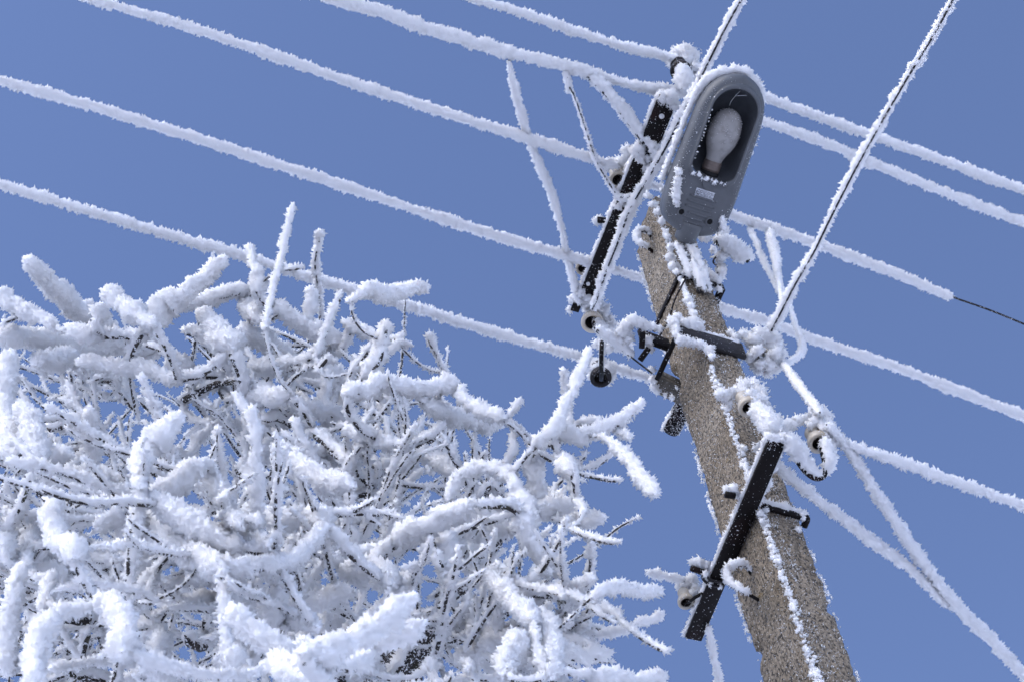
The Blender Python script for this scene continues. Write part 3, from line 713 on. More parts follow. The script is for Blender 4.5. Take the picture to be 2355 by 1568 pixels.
# ---------------------------------------------------------------- porcelain insulators
IG = "porcelain insulators"
BELL = [(.0225, .0), (.0235, -.004), (.0345, -.006), (.0365, -.002), (.0365, .006), (.034, .018), (.030, .030), (.0235, .040), (.0215, .046), (.0235, .052), (.0265, .058), (.0265, .068), (.022, .080), (.012, .086), (.0005, .087)]
INNER = [(.0232, -.003), (.021, .010), (.019, .03), (.016, .045), (.0005, .048)]
def insulator(x, y, h, label, size=50, axis=(0, 0, 1), hook=None, frost=(), hook_r=8, hfrost=None, white=True):
    P = PH(x, y, h); k = size * px(P) / .073
    root = empty("insulator", P, label, "insulator", IG); a = unit(axis)
    b = MB(); lathe(b, P, a, [(r * k, z * k) for r, z in BELL], 32); b.build("bell", M_PORC if white else M_PLATE, root)
    b = MB(); lathe(b, P, a, [(r * k, z * k) for r, z in INNER], 28); lathe(b, P, a, [(.0150 * k, .0), (.0150 * k, .03 * k)][::-1], 20)
    b.build("socket", M_PORCIN, root)
    if hook:
        Q = [P + a * .03 * k] + [PH(hx, hy, hh) if hh is not None else P + a * .0 for hx, hy, hh in hook]
        b = MB(); tube(b, Q, hook_r * .5 * px(P), 10, .006); ho = b.build("hook", M_STEEL, root)
        if hfrost is not None:
            fb = MB(); off, rr, i0 = hfrost
            QQ = np.array(Q[i0:]) + (Rt * off[0] + Up * off[1] + Fw * off[2]) * px(P); rime(fb, QQ, np.resize(np.asarray(rr, float), len(QQ)) * px(P), .0075); fb.build("frost", M_FROST, ho)
    fb = MB()
    for fx, fy, dh, r in frost: clump(fb, PH(fx, fy, h + dh), r * px(P), .0085)
    if fb.v: fb.build("frost", M_FROST, root)
    return root
insulator(1566, 164, HX + .10, "snow-capped insulator at the top end of the upper crossarm", 50, white=False,
          hook=[(1568, 166, HX + .09), (1572, 185, HX + .06), (1568, 205, HX + .02)], hfrost=((0, 0, -5), (12, 17, 18, 18), 0),
          frost=[(1556, 130, .14, 20), (1572, 125, .14, 23), (1588, 128, .14, 20), (1590, 143, .12, 18), (1550, 142, .12, 16), (1575, 140, .10, 18), (1596, 152, .12, 14), (1600, 165, .11, 12), (1604, 178, .08, 13), (1545, 148, .13, 9)])
insulator(1422, 414, HX + .04, "white porcelain insulator behind the left edge of the upper crossarm", 44,
          hook=[(1426, 415, HX + .03), (1450, 410, HX + .012)], frost=[(1415, 378, .10, 19), (1432, 374, .10, 17), (1438, 385, .09, 15), (1402, 384, .11, 14), (1446, 392, .06, 13), (1395, 380, .1, 11), (1436, 402, .02, 8), (1452, 352, .05, 16), (1443, 345, .05, 14), (1465, 362, .05, 16), (1480, 372, .02, 14)])
insulator(1341, 617, HX + .06, "small frosted insulator hidden behind the lower end of the upper crossarm", 36,
          frost=[(1352, 600, .1, 13), (1365, 606, .1, 12), (1335, 597, .1, 12), (1348, 615, .06, 10)])
insulator(1362, 742, HX - .02, "white porcelain insulator below the lower end of the upper crossarm", 53, axis=(.18, .10, .97),
          hook=[(1366, 745, HX - .04), (1380, 765, HX - .06), (1400, 780, HX - .06), (1425, 798, HX - .06), (1436, 785, HX - .05), (1440, 768, HX - .04)], hook_r=11, hfrost=((6, 9, 0), (8, 15, 19, 18, 15, 12), 1),
          frost=[(1372, 712, .06, 22), (1388, 718, .05, 18), (1395, 735, .03, 15), (1360, 708, .06, 14), (1405, 750, 0, 16), (1378, 745, -.02, 14), (1392, 762, -.02, 15), (1412, 765, -.02, 12), (1407, 732, .02, 8), (1350, 712, .08, 10)])
insulator(1382, 868, 5.15, "dark-mouthed insulator hanging on a straight frosted hook left of the pole", 50, white=False,
          hook=[(1383, 872, 5.12), (1383, 858, 5.04), (1383, 815, 5.02), (1384, 785, 5.06)], hook_r=10, hfrost=((4, 6, 30), (2, 6, 11, 12), 2),
          frost=[(1370, 846, .03, 13), (1384, 842, .05, 14), (1396, 848, .02, 13), (1360, 866, .02, 9), (1403, 872, .01, 9), (1362, 855, .06, 11), (1402, 848, .06, 14), (1405, 862, .05, 12), (1395, 880, .01, 8), (1390, 838, .07, 15), (1370, 840, .07, 13), (1372, 790, .25, 12), (1388, 782, .26, 13), (1398, 800, .2, 12), (1408, 850, .06, 9)])
insulator(1722, 936, HLOW + .18, "cream porcelain insulator in front of the right face of the pole", 50, axis=(-.12, .0, 1),
          hook=[(1728, 940, HLOW + .17), (1742, 950, HLOW + .13), (1765, 985, HLOW + .06), (1785, 1010, HLOW + .02)], hook_r=10, hfrost=((5, 6, -4), (12, 20, 26, 26, 22), 1),
          frost=[(1704, 915, .05, 10), (1716, 918, .02, 10), (1732, 926, .0, 12), (1710, 902, .06, 13), (1726, 908, .04, 14), (1740, 918, .03, 14), (1715, 890, .11, 22), (1733, 890, .11, 22), (1700, 898, .11, 16), (1745, 905, .08, 20), (1752, 922, .04, 17), (1680, 906, .08, 15), (1666, 908, .06, 17), (1655, 906, .05, 12), (1708, 926, .02, 7), (1740, 930, .02, 12), (1762, 945, .02, 16), (1775, 965, .02, 18), (1678, 925, .06, 9), (1674, 940, .05, 7)])
insulator(1884, 1018, HLOW + .09, "tilted cream insulator on a curved hook at the right end of the lower crossarm", 54, axis=(-.10, .05, 1),
          hook=[(1888, 1020, HLOW + .07), (1893, 1045, HLOW + .02), (1899, 1075, HLOW - .02), (1892, 1096, HLOW - .03), (1872, 1098, HLOW - .03), (1848, 1078, HLOW - .02), (1825, 1045, HLOW - .01), (1806, 1018, HLOW + .0), (1795, 1010, HLOW + .01)], hook_r=13, hfrost=((8, 9, -1), (12, 15, 14, 5, 9, 15, 18, 18, 15), 1),
          frost=[(1864, 978, .05, 9), (1892, 1000, .01, 11), (1900, 1008, .0, 12), (1874, 968, .06, 13), (1888, 978, .05, 13), (1898, 985, .03, 13), (1880, 948, .13, 19), (1893, 955, .12, 18), (1903, 972, .09, 17), (1912, 990, .06, 16), (1868, 950, .13, 12), (1918, 1005, .03, 13), (1900, 995, .03, 14), (1908, 1020, .0, 14), (1912, 1040, -.02, 13), (1855, 965, .12, 8), (1930, 1012, .06, 14), (1848, 962, .1, 12), (1835, 968, .08, 13), (1820, 975, .06, 15), (1805, 980, .04, 17), (1790, 985, .03, 18), (1908, 1060, -.02, 10)])
insulator(1578, 1384, HLOW + .04, "frost-crusted insulator tied to the left side of the lower crossarm", 40, white=True,
          hook=[(1582, 1384, HLOW + .03), (1600, 1372, HLOW + .01), (1622, 1360, HLOW + .01)], frost=[(1575, 1345, .08, 16), (1590, 1342, .08, 16), (1600, 1356, .06, 16), (1606, 1372, .04, 15), (1598, 1388, .02, 12), (1562, 1348, .08, 10), (1592, 1364, .03, 11), (1590, 1330, .08, 14)])
insulator(1752, 818, HMID + .0, "snow-caked insulator at the right end of the middle bracket", 42,
          frost=[(1742, 806, -.02, 14), (1732, 815, -.01, 14), (1725, 822, -.01, 12), (1748, 838, -.03, 15), (1768, 838, -.03, 16), (1784, 812, -.02, 16), (1760, 775, .08, 24), (1745, 772, .08, 20), (1778, 780, .08, 20), (1742, 790, .05, 18), (1775, 800, .05, 20), (1788, 795, .05, 17), (1735, 838, .02, 14), (1760, 842, .0, 20), (1778, 835, .0, 22), (1745, 848, .0, 15), (1790, 822, .02, 15), (1800, 810, .03, 12), (1765, 856, -.01, 14), (1730, 800, .03, 13), (1770, 822, -.01, 17), (1736, 780, .03, 15)])

# ---------------------------------------------------------------- the street lamp
def build_lamp():
    T = PR(1580, 535, .10); H = PR(1712, 172, .60)
    L = float(np.linalg.norm(H - T)); U = unit(H - T); V_ = unit(np.cross(ez, U))
    if np.dot(V_, Rt) < 0: V_ = -V_
    N = unit(np.cross(U, V_)); N = N if N[2] < 0 else -N          # out of the underside
    def Q(u, v, n): return T + U * (u * L) + V_ * (v * L) + N * (n * L)
    root = empty("street_lamp", T, "grey oval street lamp head with a clear bulb seen from below", "street lamp")
    prof = [(0.0, .070), (.010, .098), (.028, .138), (.055, .168), (.09, .187), (.14, .199), (.20, .203), (.28, .206), (.40, .203), (.52, .200), (.64, .197), (.74, .194), (.82, .183), (.88, .163), (.93, .130), (.965, .092), (.988, .050), (1.0, .0)]
    prof = [(u_, h_ * 1.06) for u_, h_ in prof]; us = np.array([p[0] for p in prof]); hv = np.array([p[1] for p in prof])
    # closed outline, resampled evenly
    out = [(u, -h) for u, h in prof] + [(u, h) for u, h in prof[-2::-1]]
    o3, _, _ = resample(np.array([(u, v, 0) for u, v in out]), .012)
    ol = o3[:, :2]; m = len(ol)
    cen = np.array([np.clip(ol[:, 0], .2, .8), np.zeros(m)]).T
    inw = unit(cen - ol)
    # opening outline with the same count
    def opening(k):
        n = m; pts = []
        uc0, uc1, hw, r = .352, .925, .147, .147
        base = [(uc0, -hw * .62), (uc0 + .03, -hw * .93), (uc0 + .075, -hw)] + [(u, -hw) for u in np.linspace(.5, uc1 - r, 5)]
        arc = [(uc1 - r + r * math.sin(a), -r * math.cos(a)) for a in np.linspace(.25, math.pi - .25, 9)]
        rest = [(u, -v) for u, v in base[::-1]]
        loop = base + arc + rest
        q, _, _ = resample(np.array([(u, v, 0) for u, v in loop]), .012)
        q = q[:, :2]
        c = np.array([(uc0 + uc1) / 2, 0]); return c + (q - c) * k
    rings = []
    def off(d): return ol + inw * d
    # cover: upper half behind the rim (mostly hidden), seam, lower housing
    def shell(mb, stack):
        R = [np.array([Q(u, v, n) for (u, v) in P]) if np.isscalar(n) else None for P, n in stack]
        k = R[0].shape[0]; Vv = np.concatenate(R); i, j = np.meshgrid(np.arange(len(R) - 1), np.arange(k - 1), indexing='ij')
        f = np.stack([i * k + j, i * k + j + 1, (i + 1) * k + j + 1, (i + 1) * k + j], -1).reshape(-1, 4)
        mb.add(Vv, None, f); return mb
    top = MB(); shell(top, [(off(.004), -.012), (off(.0), -.03), (off(.004), -.07), (off(.022), -.12), (off(.055), -.155), (off(.10), -.175), (off(.16), -.182)])
    top.build("top_cover", M_GREY, root)
    sm = MB(); shell(sm, [(off(.008), -.013), (off(.006), -.006), (off(.008), .002)]); sm.build("seal", M_RUBBER, root)
    # lower housing: rim, rounded side, flat underside with the opening cut out: ring from outline to opening by angle
    body = MB()
    op = opening(1.0)
    def byangle(P, c, n=160):
        a = np.arctan2(P[:, 1] - c[1], P[:, 0] - c[0]); o = np.argsort(a); a = a[o]; p = P[o]
        t = np.linspace(-math.pi, math.pi, n)
        aa = np.concatenate([a - 2 * math.pi, a, a + 2 * math.pi]); pp = np.concatenate([p, p, p])
        return np.stack([np.interp(t, aa, pp[:, 0]), np.interp(t, aa, pp[:, 1])], 1)
    c0 = np.array([.63, 0.0])
    OA = [byangle(off(d), c0) for d in (.0, .001, .006, .016, .032, .050)]
    PA = byangle(opening(1.07), c0); PB = byangle(opening(1.0), c0); PC = byangle(opening(.965), c0); PD = byangle(opening(.93), c0)
    stack = [(OA[0], -.004), (OA[1], .014), (OA[2], .032), (OA[3], .048), (OA[4], .058), (OA[5], .063)]
    for f_ in (.15, .3, .45, .6, .75, .9): stack.append((OA[5] * (1 - f_) + PA * f_, .063 + .004 * f_))
    stack += [(PA, .068), (PB * .5 + PA * .5, .078), (PB, .080), (PC, .076), (PC, .05)]
    shell(body, stack); body.build("housing", M_GREY, root)
    # reflector cup
    cup = MB(); shell(cup, [(PC * .99 + c0 * .01, .066), (PD * .98 + c0 * .02, .02), (PD * .93 + c0 * .07, -.03), (PD * .8 + c0 * .2, -.08), (PD * .55 + c0 * .45, -.11), (PD * .05 + c0 * .95, -.12)])
    cup.build("reflector", M_GREYDK, root)
    # bulb and socket
    def axpt(u, v=.004, n=-.005): return Q(u, v, n)
    bl = MB(); k = L
    pr = [(.053, .0), (.056, .025), (.066, .05), (.084, .085), (.098, .125), (.104, .165), (.103, .205), (.095, .248), (.078, .285), (.054, .311), (.029, .324), (.0005, .329)]
    lathe(bl, axpt(.457), U, [(r * k * .96, h * k) for r, h in pr], 32); bo = bl.build("bulb", M_BULB, root)
    sb = MB(); lathe(sb, axpt(.395), U, [(.0005, 0), (.053 * k, 0), (.054 * k, .01 * k), (.056 * k, .012 * k), (.056 * k, .018 * k), (.054 * k, .02 * k), (.056 * k, .026 * k), (.056 * k, .032 * k), (.054 * k, .036 * k), (.056 * k, .042 * k), (.056 * k, .048 * k), (.053 * k, .052 * k), (.054 * k, .064 * k)], 28); sb.build("bulb_cap", M_BRASS, bo)
    ss = MB(); lathe(ss, axpt(.345), U, [(.0005, 0), (.058 * k, 0), (.058 * k, .042 * k), (.052 * k, .052 * k), (.03 * k, .052 * k)], 24); ss.build("socket", M_RUBBER, root)
    # web of frost threads inside the arch
    wb = MB()
    for a, b_, c_ in (((.90, .0, .03), (.87, -.008, .01), (.83, -.02, .0)), ((.865, -.006, .01), (.878, .02, .02), (.888, .05, .03)), ((.835, -.018, 0), (.822, -.022, 0), (.80, -.02, .0))):
        tube(wb, [Q(*a), Q(*b_), Q(*c_)], .0008, 5, .01)
    wb.build("cobweb", M_FROST, root)
    # latch tab under the opening
    lt = MB(); z = .072
    P = [(.338, -.05), (.338, .05), (.30, .026), (.285, .0), (.30, -.026)]
    V = np.array([Q(u, v, z + .004) for u, v in P] + [Q(u, v, z - .006) for u, v in P]); nn = 5
    lt.add(V, None, [(i, (i + 1) % nn, nn + (i + 1) % nn, nn + i) for i in range(nn)]); lt.add(V[:5], [(0, 2, 1), (0, 3, 2), (0, 4, 3)])
    lt.build("latch", M_GREY, root, smooth=False)
    # pressed grooves and screws
    for u, v0, v1 in ((.232, -.085, .085), (.198, -.09, .085), (.166, -.092, .08), (.130, -.06, .075), (.100, -.085, .055), (.072, -.07, .04)):
        g = MB(); zz = .0635 + .002
        tube(g, [Q(u, v0, zz - .004), Q(u, v0 + .012, zz), Q(u, 0, zz + .001), Q(u, v1 - .012, zz), Q(u, v1, zz - .004)], .0038, 8, .01); g.build("pressed_rib", M_GREY, root)
    for u, v in ((.118, -.10), (.112, .088)):
        s_ = MB(); lathe(s_, Q(u, v, .060), N, [(.0135, -.003), (.0135, .007), (.0125, .0085), (.0095, .0085), (.0095, -.002), (.0005, -.003)], 20); so = s_.build("screw_well", M_GREY, root)
        s_ = MB(); lathe(s_, Q(u, v, .060) + N * .0035, N, [(.0095, 0), (.0004, .0005)], 6); s_.build("screw", M_RUBBER, so, smooth=False)
    # paper label
    cu, cv = .262, .0; zz = .0672
    lb = MB(); hu, hv_ = .0225, .060
    V = np.array([Q(cu - hu, cv - hv_, zz), Q(cu - hu, cv + hv_, zz), Q(cu + hu, cv + hv_, zz), Q(cu + hu, cv - hv_, zz)])
    lb.add(np.vstack([V, V - N * .0006]), None, [(0, 1, 2, 3), (7, 6, 5, 4), (0, 4, 5, 1), (1, 5, 6, 2), (2, 6, 7, 3), (3, 7, 4, 0)]); lo = lb.build("label_sticker", M_LABEL, root, smooth=False)
    R3 = Matrix((V_, U, N)).transposed()
    if R3.determinant() < 0: R3 = Matrix((V_, U, -N)).transposed()
    for txt, u, v, size in (("ЖКУ 51-70-001 У1", .0115, .018, .0115), ("~220В; 70 Вт; 50Гц", .0035, .018, .0105), ("IP67/23, CE", -.0045, .018, .0105), ("ТУ РБ 100120777. 016-03", -.0135, .0, .0115)):
        cv_ = bpy.data.curves.new("label_text", 'FONT'); cv_.body = txt; cv_.size = size * L * 1.05; cv_.align_x = 'CENTER'; cv_.align_y = 'CENTER'
        cv_.materials.append(M_INK)
        tmp = bpy.data.objects.new("label_text_source", cv_); COL.objects.link(tmp)
        me = bpy.data.meshes.new_from_object(tmp.evaluated_get(bpy.context.evaluated_depsgraph_get())); bpy.data.objects.remove(tmp)
        if not me.materials: me.materials.append(M_INK)
        t = bpy.data.objects.new("label_text", me); COL.objects.link(t); t.parent = lo
        p = Q(cu + u, cv + v, zz + .0006) - np.array(parent_world(lo)); t.matrix_local = Matrix.Translation(Vector(p)) @ R3.to_4x4()
    dm = MB()
    cs = [(0, .019), (.0155, 0), (0, -.019), (-.0155, 0)]
    loop = [Q(cu + a, cv - .04 + b, zz + .0008) for a, b in cs + cs[:1]]
    for i in range(4): tube(dm, [loop[i], (loop[i] + loop[i + 1]) / 2, loop[i + 1]], .0006, 4)
    tube(dm, [Q(cu + a, cv - .04 + b, zz + .0008) for a, b in ((-.004, -.012), (.004, -.008), (-.003, -.003), (.004, .002), (-.003, .006), (.003, .012))], .0007, 4, .003)
    dm.build("label_emblem", M_INK, lo)
    # neck and arm
    nk = MB(); A0 = Q(.02, 0, .012); A1 = Q(-.045, 0, .0)
    tube(nk, [Q(.06, 0, .01), A0, A1], np.array([.044, .036, .034]), 18, .01); nk.build("neck", M_GREY, root)
    foot = PR(1616, 668, .012); foot2 = PR(1636, 700, .010)
    am = MB(); tube(am, [A1 + U * .02, A1 - U * .03 + N * .006, foot + (A1 - foot) * .3, foot], .019, 14, .02); ao = am.build("arm", M_GREY, root)
    fb = MB()
    s1 = Rt * 14 * px(foot); c1 = [A1 + U * -.01, A1 * .6 + foot * .4, A1 * .25 + foot * .75, foot]
    rime(fb, [p - s1 * 1.15 for p in c1[:3]], np.array([8, 10, 7]) * px(foot), .007)
    rime(fb, [p + s1 * .9 - Fw * -.012 * 0 for p in c1], np.array([9, 12, 13, 10]) * px(foot), .0075)
    rime(fb, [p - Up * 0 - Fw * .018 + s1 * .1 for p in c1[1:]], np.array([9, 12, 9]) * px(foot), .007)
    fb.build("frost", M_FROST, ao)
    # frost on the lamp
    fb = MB()
    ring = lambda u0, u1, sgn, d=-.012, n=-.085: [Q(u, sgn * (np.interp(u, us, hv) - d), n) for u in np.linspace(u0, u1, 26)]
    rime(fb, ring(.24, .86, -1, -.02), np.linspace(.0055, .010, 26), .007, 2.6, .4)
    rime(fb, ring(.80, .93, -1, -.018) + [Q(.965, -.10, -.085), Q(1.0, -.045, -.085), Q(1.012, 0, -.085), Q(1.0, .05, -.085), Q(.965, .105, -.085)] + ring(.93, .86, 1, -.018)[::1],
         np.concatenate([np.full(26, .012), np.full(5, .0165), np.linspace(.016, .010, 26)]), .008, 2.6, .35)
    clumps_along(fb, ring(.86, .45, 1, -.012), .010, 1.0, .75, .007); clumps_along(fb, ring(.45, .1, 1, -.008), .006, 1.6, .55, .006)
    clumps_along(fb, ring(.30, .06, -1, -.006), .004, 1.4, .6, .005)
    clumps_along(fb, [Q(u, v, .078) for u, v in ((.362, -.115), (.352, -.07), (.35, -.02), (.35, .03), (.352, .07), (.36, .105))], .0055, .9, .85, .0055, .5)
    clumps_along(fb, [Q(u, -.137, .079) for u in np.linspace(.40, .75, 8)], .002, 2.2, .5, .003)
    # side clump where the cable frost hangs on, and the lower right corner clump
    for u, v, r in ((.30, -.19, .012), (.27, -.185, .014), (.24, -.175, .014), (.205, -.165, .014), (.175, -.155, .012), (.34, -.2, .012), (.15, -.14, .008)): clump(fb, Q(u, v, .072), r, .008)
    for u, v, r in ((.155, .155, .008), (.135, .165, .011), (.115, .175, .013), (.10, .185, .013)): clump(fb, Q(u, v, .066), r, .008)
    # grains on paint and bulb
    g_ = 380; uu = rng.uniform(.05, .97, g_); ss_ = rng.choice([-1, 1], g_); vv = ss_ * (np.interp(uu, us, hv) - np.abs(rng.normal(0, .03, g_)) - .008)
    keep = ~((uu > .345) & (np.abs(vv) < .15) & (uu < .92))
    pp = np.array([Q(u, v, .058) for u, v in zip(uu[keep], vv[keep])]); spikes(fb, pp, np.tile(N, (len(pp), 1)), .003 * (.4 + rng.random(len(pp))), .7)
    m_ = 420; th = rng.uniform(0, 6.283, m_); hh = rng.uniform(.12, .327, m_); hh = hh[rng.random(m_) < (hh - .10) / .22]; th = th[:len(hh)]
    rr = np.interp(hh, [p[1] for p in pr], [p[0] for p in pr]) * k * .96
    a1 = unit(np.cross(U, N)); D = a1 * np.cos(th)[:, None] + N * np.sin(th)[:, None]
    spikes(fb, axpt(.457) + U * (hh * k)[:, None] + D * rr[:, None], D, .0036 * (.3 + rng.random(len(hh))), .8)
    fb.build("frost", M_FROST, root)
    return root
build_lamp()

# ---------------------------------------------------------------- the frosted tree
# branch outlines read off enlarged views of the photo: view -> (x0, y0, scale)
VIEW = {1: (0, 900, 2.24), 2: (900, 900, 2.24), 3: (1700, 1400, 2.24), 4: (1700, 2000, 2.157), 5: (0, 1600, 2.24), 6: (900, 1500, 2.24), 7: (0, 2100, 2.355), 8: (900, 2100, 2.355)}
